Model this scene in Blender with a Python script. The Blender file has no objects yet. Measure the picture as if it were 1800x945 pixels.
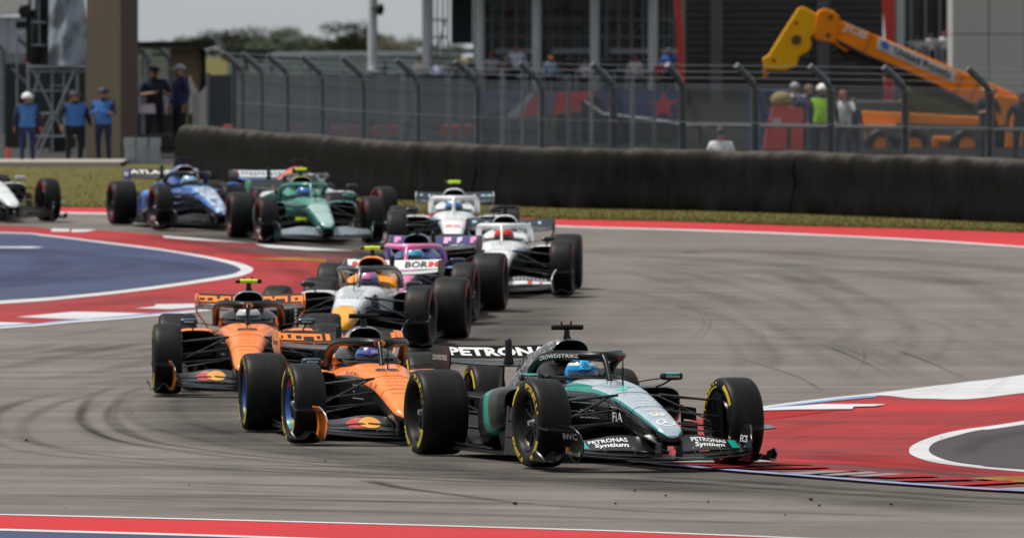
import bpy, math, random
import numpy as np
from mathutils import Vector, Matrix
random.seed(7); RNG = np.random.default_rng(7)
R = math.radians
SC = bpy.context.scene
COL = SC.collection

# ------------------------------------------------------------------ camera
F = 20000.0                      # focal length in photo pixels (1800 px wide)
HC = 4.07
YH = 95.0                        # true horizon row in the photo
PITCH = math.atan((472.5 - YH) / F)
cam = bpy.data.cameras.new('camera'); camo = bpy.data.objects.new('camera', cam); COL.objects.link(camo)
camo.location = (0, 0, HC); camo.rotation_euler = (math.pi / 2 - PITCH, 0, 0)
cam.sensor_width = 36; cam.lens = 400; cam.clip_start = 1; cam.clip_end = 20000
cam.dof.use_dof = True; cam.dof.focus_distance = 92.0; cam.dof.aperture_fstop = 7.6
SC.camera = camo

# ------------------------------------------------------------------ world, sun, exposure
SUN_DIR = Vector((-0.42, 0.10, 0.90)).normalized()      # towards the sun
el = math.asin(SUN_DIR.z); az = math.atan2(SUN_DIR.x, SUN_DIR.y)
w = bpy.data.worlds.new('World'); SC.world = w; w.use_nodes = True
nt = w.node_tree; nt.nodes.clear()
sky = nt.nodes.new('ShaderNodeTexSky'); sky.sky_type = 'NISHITA'; sky.sun_disc = False
sky.sun_elevation = el; sky.sun_rotation = az; sky.air_density = 1.0; sky.dust_density = 1.0; sky.ozone_density = 1.0
hs = nt.nodes.new('ShaderNodeHueSaturation'); hs.inputs['Saturation'].default_value = 0.45
bg = nt.nodes.new('ShaderNodeBackground'); bg.inputs['Strength'].default_value = 0.07
wo = nt.nodes.new('ShaderNodeOutputWorld')
tcw = nt.nodes.new('ShaderNodeTexCoord'); cn = nt.nodes.new('ShaderNodeTexNoise'); cn.inputs['Scale'].default_value = 2.2; cn.inputs['Detail'].default_value = 6; nt.links.new(tcw.outputs['Generated'], cn.inputs[0])
cr_ = nt.nodes.new('ShaderNodeValToRGB'); cr_.color_ramp.elements[0].position = .3; cr_.color_ramp.elements[0].color = (5.2, 5.6, 5.9, 1); cr_.color_ramp.elements[1].position = .7; cr_.color_ramp.elements[1].color = (6.4, 6.75, 7.0, 1); nt.links.new(cn.outputs[0], cr_.inputs[0])
mxw = nt.nodes.new('ShaderNodeMix'); mxw.data_type = 'RGBA'; mxw.inputs[0].default_value = .8      # thin high cloud over the whole sky
nt.links.new(sky.outputs[0], hs.inputs['Color']); nt.links.new(hs.outputs[0], mxw.inputs[6]); nt.links.new(cr_.outputs[0], mxw.inputs[7]); nt.links.new(mxw.outputs[2], bg.inputs[0]); nt.links.new(bg.outputs[0], wo.inputs[0])
sl = bpy.data.lights.new('sun', 'SUN'); sl.energy = 3.4; sl.angle = R(10); sl.color = (1.0, 0.95, 0.88)
so = bpy.data.objects.new('sun', sl); COL.objects.link(so); so.location = (-30, 60, 60)
so.rotation_euler = SUN_DIR.to_track_quat('Z', 'Y').to_euler()
vs = SC.view_settings; vs.view_transform = 'Standard'; vs.look = 'None'; vs.gamma = 1; vs.use_curve_mapping = False
vs.exposure = 0.30
SC.cycles.transparent_max_bounces = 48

# ------------------------------------------------------------------ projection helpers (photo pixel -> place)
GZ = [(-50, .12), (92, .12), (103, -.10), (116, -.15), (130, -.12), (145, 0), (172, .02), (190, .05), (430, .05)]
SLOPE = (YH + 40) / F            # the track climbs gently away from the camera
def gz(Y):
    base = SLOPE * min(Y, 430)
    if Y >= 430: return .05 + base - min(Y - 430, 2000) * .0015
    for (a, za), (b, zb) in zip(GZ, GZ[1:]):
        if Y <= b:
            t = max(0, (Y - a) / (b - a)); t = t * t * (3 - 2 * t)
            return base + za + (zb - za) * t
    return base + GZ[-1][1]
FW = Vector((0, math.cos(PITCH), -math.sin(PITCH))); UP = Vector((0, math.sin(PITCH), math.cos(PITCH))); RT = Vector((1, 0, 0))
CP = Vector((0, 0, HC))
def P(px, py, d):
    px, py, d = float(px), float(py), float(d)
    return CP + d * (FW + (px - 900) / F * RT + (472.5 - py) / F * UP)
_dc = {}
def gdepth(py):
    k = round(py * 50)
    if k not in _dc:
        a, b = 20.0, 420.0
        for _ in range(40):
            m = (a + b) / 2; p = P(900, py, m)
            if p.z > gz(p.y): a = m
            else: b = m
        _dc[k] = a
    return _dc[k]
def G(px, py, off=0.0):
    p = P(px, py, gdepth(py)); p.z = gz(p.y) + off
    return p
def at_depth(px, d):             # ground point below pixel column px at depth d
    p = P(px, 300, d); p.z = gz(p.y); return p
def py_of(p): q = Vector(p) - CP; return 472.5 - F * q.dot(UP) / q.dot(FW)

# ------------------------------------------------------------------ materials
def lin(h):
    if isinstance(h, tuple): return h
    h = h.lstrip('#'); out = []
    for i in (0, 2, 4):
        c = int(h[i:i + 2], 16) / 255
        out.append(c / 12.92 if c <= .04045 else ((c + .055) / 1.055) ** 2.4)
    return tuple(out)
_mats = {}
def newmat(name):
    m = bpy.data.materials.new(name); m.use_nodes = True
    n = m.node_tree; b = n.nodes['Principled BSDF']
    return m, n, b
def nd(n, t, **kw):
    x = n.nodes.new(t)
    for k, v in kw.items():
        if k in x.inputs: x.inputs[k].default_value = v
        else: setattr(x, k, v)
    return x
def mixc(n, fac, a, b, blend='MIX'):
    m = n.nodes.new('ShaderNodeMix'); m.data_type = 'RGBA'; m.blend_type = blend
    for sock, val in ((m.inputs[0], fac), (m.inputs[6], a), (m.inputs[7], b)):
        if isinstance(val, bpy.types.NodeSocket): n.links.new(val, sock)
        elif isinstance(val, (int, float)): sock.default_value = val
        else: sock.default_value = (*val[:3], 1)
    return m.outputs[2]
def ramp(n, fac, stops, interp='LINEAR'):
    r = n.nodes.new('ShaderNodeValToRGB'); r.color_ramp.interpolation = interp
    e = r.color_ramp.elements
    while len(e) < len(stops): e.new(.5)
    for el_, (p, c) in zip(e, stops):
        el_.position = p; el_.color = (*c[:3], 1) if not isinstance(c, (int, float)) else (c, c, c, 1)
    n.links.new(fac, r.inputs[0]); return r.outputs[0]
def noise(n, scale, detail=4, rough=.6, vec=None, sc=None, dist=0.0, coord='Object'):
    tc = n.nodes.new('ShaderNodeTexCoord'); v = tc.outputs[coord]
    if sc:
        mp = n.nodes.new('ShaderNodeMapping'); mp.inputs['Scale'].default_value = sc; n.links.new(v, mp.inputs[0]); v = mp.outputs[0]
    t = nd(n, 'ShaderNodeTexNoise', Scale=scale, Detail=detail, Roughness=rough, Distortion=dist); n.links.new(v, t.inputs[0])
    return t.outputs[0]
def mat(col, rough=.5, metal=0., coat=0., var=.12, scale=9., name=None, bump=0., spec=.5):
    """plain coloured surface with slight procedural tone and gloss variation"""
    key = (col, rough, metal, coat, var, scale, bump, spec)
    if key in _mats: return _mats[key]
    c = lin(col); m, n, b = newmat(name or ('surface_%d' % len(_mats)))
    f = noise(n, scale, 5)
    cc = mixc(n, f, tuple(x * (1 - var) for x in c), tuple(min(1, x * (1 + var)) for x in c))
    n.links.new(cc, b.inputs['Base Color'])
    rr = ramp(n, f, [(.3, max(0, rough - .07)), (.7, min(1, rough + .1))]); n.links.new(rr, b.inputs['Roughness'])
    b.inputs['Metallic'].default_value = metal; b.inputs['Coat Weight'].default_value = coat; b.inputs['Coat Roughness'].default_value = .12
    b.inputs['Specular IOR Level'].default_value = spec
    if bump:
        bp = nd(n, 'ShaderNodeBump', Strength=bump, Distance=.02); n.links.new(f, bp.inputs['Height']); n.links.new(bp.outputs[0], b.inputs['Normal'])
    _mats[key] = m; return m
def livery(name, a, b=None, split=.5, slant=0., fleck=None, rough=.32, metal=0., coat=.35, axis='v', spec=.38, c3=None, split3=.7):
    """paintwork: hard-edged colour bands laid out in the panel's own UV (u along the car, v from spine to keel)"""
    m, n, bs = newmat(name)
    uv = n.nodes.new('ShaderNodeUVMap'); sp = n.nodes.new('ShaderNodeSeparateXYZ'); n.links.new(uv.outputs[0], sp.inputs[0])
    u, v = sp.outputs[0], sp.outputs[1]
    if axis == 'u': u, v = v, u
    def sl(x, y, k):
        if not k: return x
        mm = n.nodes.new('ShaderNodeMath'); mm.operation = 'MULTIPLY_ADD'; n.links.new(y, mm.inputs[0]); mm.inputs[1].default_value = k; n.links.new(x, mm.inputs[2]); return mm.outputs[0]
    vv = sl(v, u, slant)
    c = ramp(n, vv, [(p, lin(q)) for p, q in a], 'CONSTANT')
    if b:
        c2 = ramp(n, vv, [(p, lin(q)) for p, q in b], 'CONSTANT')
        g = n.nodes.new('ShaderNodeMath'); g.operation = 'GREATER_THAN'; n.links.new(sl(u, v, .12), g.inputs[0]); g.inputs[1].default_value = split
        c = mixc(n, g.outputs[0], c, c2)
    if c3:
        g = n.nodes.new('ShaderNodeMath'); g.operation = 'GREATER_THAN'; n.links.new(u, g.inputs[0]); g.inputs[1].default_value = split3; c = mixc(n, g.outputs[0], c, lin(c3))
    if fleck:
        fcol, lo, sca = fleck
        f = ramp(n, noise(n, sca, 6, .75), [(lo, 0.), (lo + .04, 1.)]); c = mixc(n, f, c, lin(fcol))
    d = ramp(n, noise(n, 14, 5), [(.35, .82), (.65, 1.)]); c = mixc(n, 1.0, c, d, 'MULTIPLY')
    n.links.new(c, bs.inputs['Base Color'])
    bs.inputs['Roughness'].default_value = rough; bs.inputs['Metallic'].default_value = metal
    bs.inputs['Specular IOR Level'].default_value = spec; bs.inputs['Coat Weight'].default_value = coat; bs.inputs['Coat Roughness'].default_value = .1
    return m

# ------------------------------------------------------------------ mesh builder
class MB:
    def __init__(s): s.v = []; s.f = []; s.m = []; s.uv = []
    def add(s, vs, fs, mi=0, uvs=None):
        o = len(s.v); s.v += [tuple(p) for p in vs]; s.f += [tuple(i + o for i in f) for f in fs]
        s.m += [mi] * len(fs); s.uv += list(uvs) if uvs else [(0, 0)] * len(vs)
        return s
    def box(s, c, d, mi=0, rz=0, M=None):
        x, y, z = [q / 2 for q in d]
        vs = [Vector((a * x, b * y, e * z)) for a in (-1, 1) for b in (-1, 1) for e in (-1, 1)]
        if rz: vs = [Matrix.Rotation(rz, 3, 'Z') @ q for q in vs]
        if M: vs = [M @ q for q in vs]
        return s.add([q + Vector(c) for q in vs], [(0, 1, 3, 2), (4, 6, 7, 5), (0, 4, 5, 1), (2, 3, 7, 6), (0, 2, 6, 4), (1, 5, 7, 3)], mi)
    def tube(s, path, r, n=8, mi=0, caps=True, flat=1.0, upv=(0, 0, 1)):
        path = [Vector(p) for p in path]; k = len(path)
        rs = r if isinstance(r, (list, tuple)) else [r] * k
        vs = []; fs = []; uv = []
        for i, p in enumerate(path):
            t = (path[min(i + 1, k - 1)] - path[max(i - 1, 0)]).normalized()
            a = Vector(upv)
            if abs(t.dot(a)) > .98: a = Vector((0, 1, 0))
            b = t.cross(a).normalized(); a = b.cross(t).normalized()
            for j in range(n):
                g = 2 * math.pi * j / n
                vs.append(p + b * math.cos(g) * rs[i] + a * math.sin(g) * rs[i] * flat); uv.append((i / (k - 1), abs(1 - 2 * ((j / n + .25) % 1))))
        for i in range(k - 1):
            for j in range(n):
                fs.append((i * n + j, i * n + (j + 1) % n, (i + 1) * n + (j + 1) % n, (i + 1) * n + j))
        if caps: fs += [tuple(range(n))[::-1], tuple(range((k - 1) * n, k * n))]
        return s.add(vs, fs, mi, uv)
    def loft(s, rings, mi=0, uvs=None, cap0=True, cap1=True, closed=True, capm=None):
        n = len(rings[0]); k = len(rings); vs = [p for r in rings for p in r]; fs = []
        for i in range(k - 1):
            for j in range(n if closed else n - 1):
                fs.append((i * n + j, i * n + (j + 1) % n, (i + 1) * n + (j + 1) % n, (i + 1) * n + j))
        uv = [q for r in uvs for q in r] if uvs else None
        s.add(vs, fs, mi, uv)
        if cap0: s.add(rings[0], [tuple(range(n))[::-1]], mi if capm is None else capm, uvs[0] if uvs else None)
        if cap1: s.add(rings[-1], [tuple(range(n))], mi if capm is None else capm, uvs[-1] if uvs else None)
        return s
    def lathe(s, prof, n=40, mi=0, axis='Y', c=(0, 0, 0)):
        vs = []; fs = []; k = len(prof)
        for (r, h) in prof:
            for j in range(n):
                g = 2 * math.pi * j / n; a, b = r * math.cos(g), r * math.sin(g)
                q = (a, h, b) if axis == 'Y' else ((a, b, h) if axis == 'Z' else (h, a, b))
                vs.append((q[0] + c[0], q[1] + c[1], q[2] + c[2]))
        for i in range(k - 1):
            for j in range(n):
                fs.append((i * n + j, i * n + (j + 1) % n, (i + 1) * n + (j + 1) % n, (i + 1) * n + j))
        return s.add(vs, fs, mi)
    def slab(s, grid, th, mi=0):
        """sheet of points grid[i][j] given thickness along its normals"""
        a = [[Vector(p) for p in r] for r in grid]; k, n = len(a), len(a[0]); top = []; bot = []
        for i in range(k):
            for j in range(n):
                du = a[min(i + 1, k - 1)][j] - a[max(i - 1, 0)][j]; dv = a[i][min(j + 1, n - 1)] - a[i][max(j - 1, 0)]
                nn = du.cross(dv).normalized() * th / 2
                top.append(a[i][j] + nn); bot.append(a[i][j] - nn)
        uv = [(i / (k - 1), j / (n - 1)) for i in range(k) for j in range(n)]
        N = k * n; fs = []
        for i in range(k - 1):
            for j in range(n - 1):
                q = (i * n + j, i * n + j + 1, (i + 1) * n + j + 1, (i + 1) * n + j); fs.append(q[::-1]); fs.append(tuple(x + N for x in q))
        edge = [j for j in range(n)] + [i * n + n - 1 for i in range(1, k)] + [(k - 1) * n + j for j in range(n - 2, -1, -1)] + [i * n for i in range(k - 2, 0, -1)]
        for x, y in zip(edge, edge[1:] + edge[:1]): fs.append((x, y, y + N, x + N))
        return s.add(top + bot, fs, mi, uv + uv)
    def prism(s, outline, vec, mi=0):
        n = len(outline); a = [Vector(p) for p in outline]; v = Vector(vec)
        vs = a + [p + v for p in a]
        return s.add(vs, [tuple(range(n)), tuple(range(2 * n - 1, n - 1, -1))] + [(i, i + n, (i + 1) % n + n, (i + 1) % n) for i in range(n)], mi)
    def mesh(s, name, nm=1, smooth=35):
        me = bpy.data.meshes.new(name); me.from_pydata(s.v, [], s.f)
        for _ in range(nm): me.materials.append(None)
        me.polygons.foreach_set('material_index', s.m)
        if any(q != (0, 0) for q in s.uv):
            ul = me.uv_layers.new(name='UVMap'); idx = np.empty(len(me.loops), dtype=np.int32); me.loops.foreach_get('vertex_index', idx)
            ul.data.foreach_set('uv', np.array(s.uv, dtype=np.float32)[idx].ravel())
        if smooth:
            me.polygons.foreach_set('use_smooth', [True] * len(me.polygons)); me.set_sharp_from_angle(angle=R(smooth))
        me.update(); return me
    def build(s, name, mats, parent=None, smooth=35, **kw):
        if not isinstance(mats, (list, tuple)): mats = [mats]
        me = s.mesh(name, 0, smooth)
        for m in mats: me.materials.append(m)
        return obj(name, me, parent, **kw)
def fixn(me):
    import bmesh
    b = bmesh.new(); b.from_mesh(me); bmesh.ops.recalc_face_normals(b, faces=b.faces); b.to_mesh(me); b.free(); return me
def obj(name, me, parent=None, label=None, cat=None, group=None, kind=None, loc=None, rz=None, scale=None):
    o = None
    o = bpy.data.objects.new(name, me); COL.objects.link(o)
    if parent: o.parent = parent
    if loc is not None: o.location = loc
    if scale: o.scale = (scale,) * 3
    if rz is not None: o.rotation_euler = (0, 0, rz)
    for k, v in (('label', label), ('category', cat), ('group', group), ('kind', kind)):
        if v: o[k] = v
    return o
def thing(name, label, cat, loc=(0, 0, 0), group=None):
    return obj(name, None, None, label, cat, group, None, loc)
def cubic(xs, ys, q):
    """smooth monotone-ish interpolation of station tables"""
    xs = np.array(xs, float); ys = np.array(ys, float)
    if xs[0] > xs[-1]: xs = xs[::-1]; ys = ys[::-1]
    h = np.diff(xs); dl = np.diff(ys) / h; m = np.zeros(len(xs)); m[0], m[-1] = dl[0], dl[-1]
    for i in range(1, len(xs) - 1): m[i] = 0 if dl[i - 1] * dl[i] <= 0 else 2 * dl[i - 1] * dl[i] / (dl[i - 1] + dl[i])
    q = np.clip(np.array(q, float), xs[0], xs[-1]); i = np.clip(np.searchsorted(xs, q) - 1, 0, len(h) - 1); t = (q - xs[i]) / h[i]
    return (1 + 2 * t) * (1 - t) ** 2 * ys[i] + t * (1 - t) ** 2 * h[i] * m[i] + t * t * (3 - 2 * t) * ys[i + 1] + t * t * (t - 1) * h[i] * m[i + 1]
def smooth_px(pts, n=12):
    """Catmull-Rom through photo points"""
    out = []; p = [pts[0]] + list(pts) + [pts[-1]]
    for i in range(1, len(p) - 2):
        a, b, c, d = [np.array(p[i + k], float) for k in (-1, 0, 1, 2)]
        for t in np.linspace(0, 1, n, endpoint=False):
            out.append(tuple(float(q_) for q_ in .5 * (2 * b + (c - a) * t + (2 * a - 5 * b + 4 * c - d) * t * t + (3 * b - a - 3 * c + d) * t ** 3)))
    out.append(tuple(pts[-1])); return out

# ------------------------------------------------------------------ lettering (built once, before the scene fills up)
_txt = {}
def text2d(s, bold=.02, shear=0.):
    k = (s, bold, shear)
    if k in _txt: return _txt[k]
    cu = bpy.data.curves.new('t', 'FONT'); cu.body = s; cu.align_x = 'CENTER'; cu.align_y = 'CENTER'; cu.size = 1.4; cu.offset = bold; cu.resolution_u = 2; cu.shear = shear
    o = bpy.data.objects.new('t', cu); COL.objects.link(o); dg = bpy.context.evaluated_depsgraph_get()
    me = bpy.data.meshes.new_from_object(o.evaluated_get(dg)); v = np.array([p.co[:2] for p in me.vertices]); f = [tuple(p.vertices) for p in me.polygons]
    bpy.data.objects.remove(o); bpy.data.meshes.remove(me); bpy.data.curves.remove(cu)
    v = v - (v.max(0) + v.min(0)) / 2; hgt = v[:, 1].max() - v[:, 1].min(); wid = v[:, 0].max() - v[:, 0].min()
    v = v / np.array([wid, hgt]); _txt[k] = (v, f); return v, f
def lettering(s, fn, parent, m, bold=.02, name='lettering', shear=0.):
    """lay the lettering on a surface: fn maps the unit text box (-.5..+.5)^2 to a point"""
    v, f = text2d(s, bold, shear)
    return MB().add([fn(a, b) for a, b in v], f).build(name, m, parent, smooth=0)
def frame(o, right, up, wd, ht):
    o, r, u = Vector(o), Vector(right).normalized() * wd, Vector(up).normalized() * ht
    return lambda a, b: o + r * a + u * b
def patch(fn, outline, parent, m, name):
    """small flat decal following the surface fn; outline in unit box"""
    return MB().add([fn(a, b) for a, b in outline], [tuple(range(len(outline)))]).build(name, m, parent, smooth=0)
def disc(cx, cy, rx, ry, n=20): return [(cx + rx * math.cos(2 * math.pi * i / n), cy + ry * math.sin(2 * math.pi * i / n)) for i in range(n)]
for s_, b_, h_ in [('PETRONAS', .03, 0), ('Syntium', .03, .25), ('CROWDSTRIKE', .02, 0), ('IWC', .02, 0), ('ECS', .02, 0), ('Microsoft', .01, 0), ('SAP', .03, 0), ('FIA', .02, 0), ('G42', .02, 0),
                   ('allwyn', .03, 0), ('RICHARD MILLE', .01, 0), ('DKS', .02, 0), ('hroc', .02, 0), ('BOR', .05, 0), ('ATLASSIAN', .05, 0), ('FORD', .05, 0), ('PIRELLI', .06, 0), ('P ZERO', .06, 0),
                   ('JCB', .04, .2), ('United Rentals', .03, 0)]:
    text2d(s_, b_, h_)

# ================================================================== ground
def m_asphalt():
    m, n, b = newmat('asphalt')
    big = noise(n, .09, 5, .6, sc=(1, .35, 1)); mid = noise(n, .8, 5, .65, sc=(1.3, .35, 1)); fine = noise(n, 38, 3, .7)
    c = ramp(n, big, [(.3, lin((.142, .122, .108))), (.7, lin((.205, .178, .157)))])
    c = mixc(n, .5, c, ramp(n, mid, [(.3, (.108, .095, .085)), (.72, (.222, .195, .174))]))
    c = mixc(n, .20, c, ramp(n, fine, [(.35, (.045, .044, .044)), (.7, (.32, .3, .28))]))
    streak = noise(n, .5, 6, .7, sc=(.12, 1.6, 1), dist=.6)
    c = mixc(n, 1.0, c, ramp(n, streak, [(.38, .74), (.6, 1.)]), 'MULTIPLY')
    n.links.new(c, b.inputs['Base Color']); b.inputs['Roughness'].default_value = .9; b.inputs['Specular IOR Level'].default_value = .25
    bp = nd(n, 'ShaderNodeBump', Strength=.4, Distance=.004); n.links.new(fine, bp.inputs['Height']); n.links.new(bp.outputs[0], b.inputs['Normal'])
    return m
def m_paint(name, col, wear=.0, dark='#4a3a3a', mott=.12):
    m, n, b = newmat(name); c0 = lin(col)
    a = noise(n, .45, 6, .7, sc=(.35, 1, 1), dist=.4); f = noise(n, 30, 3, .7)
    c = mixc(n, f, tuple(x * (1 - mott) for x in c0), tuple(min(1, x * (1 + mott)) for x in c0))
    if wear:
        c = mixc(n, ramp(n, a, [(.5 - wear * .2, 0.), (.62, wear)]), c, lin(dark))
        g_ = noise(n, .12, 5, .65, sc=(1, .4, 1)); c = mixc(n, ramp(n, g_, [(.4, 0.), (.75, .5 * wear)]), c, tuple(.5 * x + .07 for x in c0)); gr_ = noise(n, 55, 2, .8); c = mixc(n, ramp(n, gr_, [(.56, 0.), (.66, .55 * wear)]), c, (.09, .085, .08))
        s = noise(n, 1.4, 5, .75, sc=(.5, 1.2, 1), dist=1.); c = mixc(n, ramp(n, s, [(.6, 0.), (.7, .8 * wear)]), c, tuple(x * .5 for x in lin(dark)))
    n.links.new(c, b.inputs['Base Color']); b.inputs['Roughness'].default_value = .85; b.inputs['Specular IOR Level'].default_value = .12
    return m
def m_grass():
    m, n, b = newmat('grass_ground')
    c = ramp(n, noise(n, .5, 6, .7), [(.3, lin((.085, .080, .018))), (.5, lin((.12, .104, .026))), (.72, lin((.16, .13, .042)))])
    c = mixc(n, .4, c, ramp(n, noise(n, 9, 4), [(.3, (.03, .035, .008)), (.7, (.15, .125, .045))]))
    n.links.new(c, b.inputs['Base Color']); b.inputs['Roughness'].default_value = .95; b.inputs['Specular IOR Level'].default_value = .1
    return m
ASPHALT = m_asphalt(); GRASS = m_grass()
RED = m_paint('red_runoff_paint', '#ad2c30', .7, '#562a2a'); RED2 = m_paint('red_edge_paint', '#b83035', .3, '#742c2e'); REDW = m_paint('worn_red_paint', '#8a3030', .95, '#4c4042')
REDK = m_paint('kerb_red_paint', '#9c1c22', .3, '#401c1c'); WHITE = m_paint('white_line_paint', '#c4c4c7', .3, '#8f8b8c', .06); BLUEP = m_paint('blue_runoff_paint', '#434c6c', .7, '#363b50')
KWHITE = m_paint('worn_kerb_white', '#a09c9e', .8, '#6a5658'); LBLUE = m_paint('pale_blue_paint', '#7a92bb', .2, '#8a8a92'); YEL = m_paint('yellow_kerb_paint', '#a8742c', .7, '#7a5230'); DARKP = m_paint('grey_pocket_asphalt', '#4a4547', .4, '#38353c')

rows = list(np.arange(-30, 70, 5)) + list(np.arange(70, 260, .5)) + list(np.arange(260, 560, 10)) + [600, 700, 900, 1200, 1800, 2800, 4500, 7500, 12000]
mb = MB(); gx = [-1, -.02, .02, 1]
vs_ = []
for Y in rows:
    for k in (-1, 1): vs_.append((k * max(60, Y * .45), Y, gz(Y)))
mb.add(vs_, [(2 * i, 2 * i + 1, 2 * i + 3, 2 * i + 2) for i in range(len(rows) - 1)])
mb.build('ground', GRASS, kind='structure', smooth=0)

def sheet(name, pts, level, m, parent=None, kind=None, step=1.0):
    """flat painted area given by its outline in the photo, laid on the ground as thin bands"""
    ys = sorted(set(round(y, 2) for _, y in pts)); allr = []
    for a, b in zip(ys, ys[1:]):
        k = max(1, int((b - a) / step)); allr += [a + (b - a) * i / k for i in range(k)]
    allr.append(ys[-1]); mb = MB(); n = len(pts)
    for a, b in zip(allr, allr[1:]):
        if b - a < .01: continue
        mid = (a + b) / 2; xs = []
        for i in range(n):
            (x0, y0), (x1, y1) = pts[i], pts[(i + 1) % n]
            if (y0 <= mid < y1) or (y1 <= mid < y0):
                g = lambda q: x0 + (x1 - x0) * min(1, max(0, (q - y0) / (y1 - y0)))
                xs.append((g(mid), g(a), g(b)))
        xs.sort()
        for l, r in zip(xs[::2], xs[1::2]):
            mb.add([G(l[1], a, level), G(r[1], a, level), G(r[2], b, level), G(l[2], b, level)], [(3, 2, 1, 0)])
    return mb.build(name, m, parent, smooth=0, kind=kind)
def band(top, bot, ext=True): return smooth_px(top, 6) + smooth_px(bot, 6)[::-1]
def offset(path, dy): return [(x, y + dy) for x, y in path]

FAR = [(-500, 357), (0, 364), (170, 366), (400, 370), (700, 377), (975, 386), (1200, 391), (1400, 398), (1600, 403), (1800, 410), (2300, 428)]
FARB = [(-500, 364), (0, 372), (170, 375), (400, 379), (700, 387), (975, 397.5), (1200, 404), (1380, 410.5), (1600, 421), (1800, 434), (2300, 470)]
track = sheet('race_track', smooth_px(FAR, 6) + [(2300, 1150), (-500, 1150)], .004, ASPHALT, kind='structure')
s = sheet('red_track_edge', band(FAR, FARB), .008, RED2, kind='structure', step=.5)
sheet('white_line', band(FARB, offset(FARB, 2.6)), .012, WHITE, s, step=.5)
# left island
ISL = smooth_px([(-500, 388), (0, 397), (91, 402.5), (162, 404.5), (260, 412), (350, 420), (450, 429), (560, 437), (640, 443), (700, 449), (716, 454.5), (700, 462), (640, 482), (560, 508), (480, 529), (400, 543.5), (250, 559), (120, 569), (0, 579), (-500, 618)], 6)
isl = sheet('painted_island', ISL, .008, RED, kind='structure', step=.5)
sheet('white_line', smooth_px([(-500, 394), (0, 409), (76, 413.5), (187, 426.5), (280, 438), (367, 452), (420, 463), (440, 470), (445, 476), (436, 482), (404, 490), (280, 508), (155, 522.5), (0, 535.5), (-500, 566)], 8), .012, WHITE, isl, step=.5)
blue = sheet('blue_paint', smooth_px([(-500, 397), (0, 411), (76, 416), (187, 429.5), (280, 441.5), (360, 455), (405, 466), (422, 474), (418, 479), (395, 485.5), (280, 503), (155, 517.5), (0, 529.5), (-500, 559)], 8), .016, BLUEP, isl, step=.5)
sheet('white_dash', [(-140, 435.5), (55, 435.3), (78, 436.5), (55, 438.2), (-140, 438.6)], .020, WHITE, isl, step=.5)
NEARE = [(-500, 618), (0, 579), (60, 575), (120, 569), (250, 559), (400, 543.5), (480, 529)]
sheet('white_line', band(offset(NEARE, -3.0), NEARE), .012, WHITE, isl, step=.5)
sheet('pale_blue_line', band(offset(NEARE, -5.2), offset(NEARE, -3.2)), .012, LBLUE, isl, step=.5)
for q in ([(28, 558.7), (128, 549.4), (180, 550), (262, 552.6), (150, 562.6), (100, 561.5)], [(238, 543.4), (272, 540), (274, 536.2), (345, 535), (425, 532), (400, 538), (300, 545.0)], [(-500, 600), (0, 567.5), (57, 569.2), (22, 572.5), (0, 574), (-500, 612)],
          [(91, 403.2), (123, 404.2), (121, 408.6), (90, 408)], [(127, 404.4), (170, 405), (150, 408.8), (125, 409.4)], [(286, 415.6), (350, 420.6), (440, 428.6), (330, 422.4), (288, 419)], [(447, 430), (540, 436), (625, 442), (540, 441), (470, 436)]):
    sheet('kerb_block', q, .014, WHITE, isl, step=.5)
sheet('yellow_stripe', [(445, 455.6), (520, 453.2), (574, 456.5), (572, 462.6), (520, 459.4), (460, 458)], .014, YEL, isl, step=.5)
sheet('worn_band', smooth_px([(400, 429), (560, 441), (700, 452), (640, 470), (560, 462), (470, 447), (390, 436), (300, 424)], 6), .010, REDW, isl, step=.5)
# right run-off
NEAR = [(1055, 808), (1113, 816.5), (1265, 830), (1439, 843.5), (1550, 852.5), (1717, 864), (1800, 868.5), (2300, 895)]
TOP = [(1085, 775), (1150, 754), (1240, 734), (1341, 716), (1439, 703), (1550, 691), (1689, 674), (1800, 660), (2300, 585)]
ro = sheet('painted_runoff', smooth_px([(1050, 796)] + TOP, 6) + smooth_px(NEAR, 6)[::-1], .008, RED, kind='structure', step=.5)
sheet('white_kerb', smooth_px(TOP, 6)[12:] + smooth_px([(1240, 736), (1341, 718.6), (1439, 705.8), (1540, 696.5), (1600, 701.5), (1640, 702.5), (1690, 703.5), (1744, 699), (1800, 692), (2300, 632)], 6)[::-1], .013, WHITE, ro, step=.5)
sheet('pale_blue_line', band([(1240, 737), (1341, 719.4), (1439, 706.4), (1540, 697.2)], [(1240, 740), (1341, 722.4), (1439, 709.6), (1540, 699.8)]), .017, LBLUE, ro, step=.5)
sheet('kerb_block', [(1240, 741), (1341, 720.8), (1444, 713), (1558, 713.3), (1536, 716.8), (1501, 717.5), (1498, 721.8), (1400, 722.6), (1342, 724.3), (1240, 745)], .021, WHITE, ro, step=.5)
sheet('red_block', [(1342, 724.3), (1400, 722.6), (1470, 722), (1440, 727), (1380, 735), (1340, 739)], .012, REDK, ro, step=.5)
sheet('white_line', smooth_px([(2300, 660), (1800, 741), (1690, 757), (1640, 769), (1606, 783), (1598, 794), (1606, 803), (1640, 814), (1700, 822), (1800, 831), (2300, 866)], 8), .012, WHITE, ro, step=.5)
sheet('grey_pocket', smooth_px([(2300, 668), (1800, 748), (1722, 758), (1680, 768), (1645, 779), (1633, 791), (1640, 801), (1670, 812), (1720, 819.5), (1800, 827), (2300, 861)], 8), .016, DARKP, ro, step=.5)
sheet('worn_band', smooth_px([(1090, 808), (1200, 806), (1330, 809), (1440, 815), (1560, 824), (1700, 833), (1830, 841), (2300, 872)], 6) + smooth_px(NEAR[1:], 6)[::-1], .011, REDW, ro, step=.5)
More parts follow.
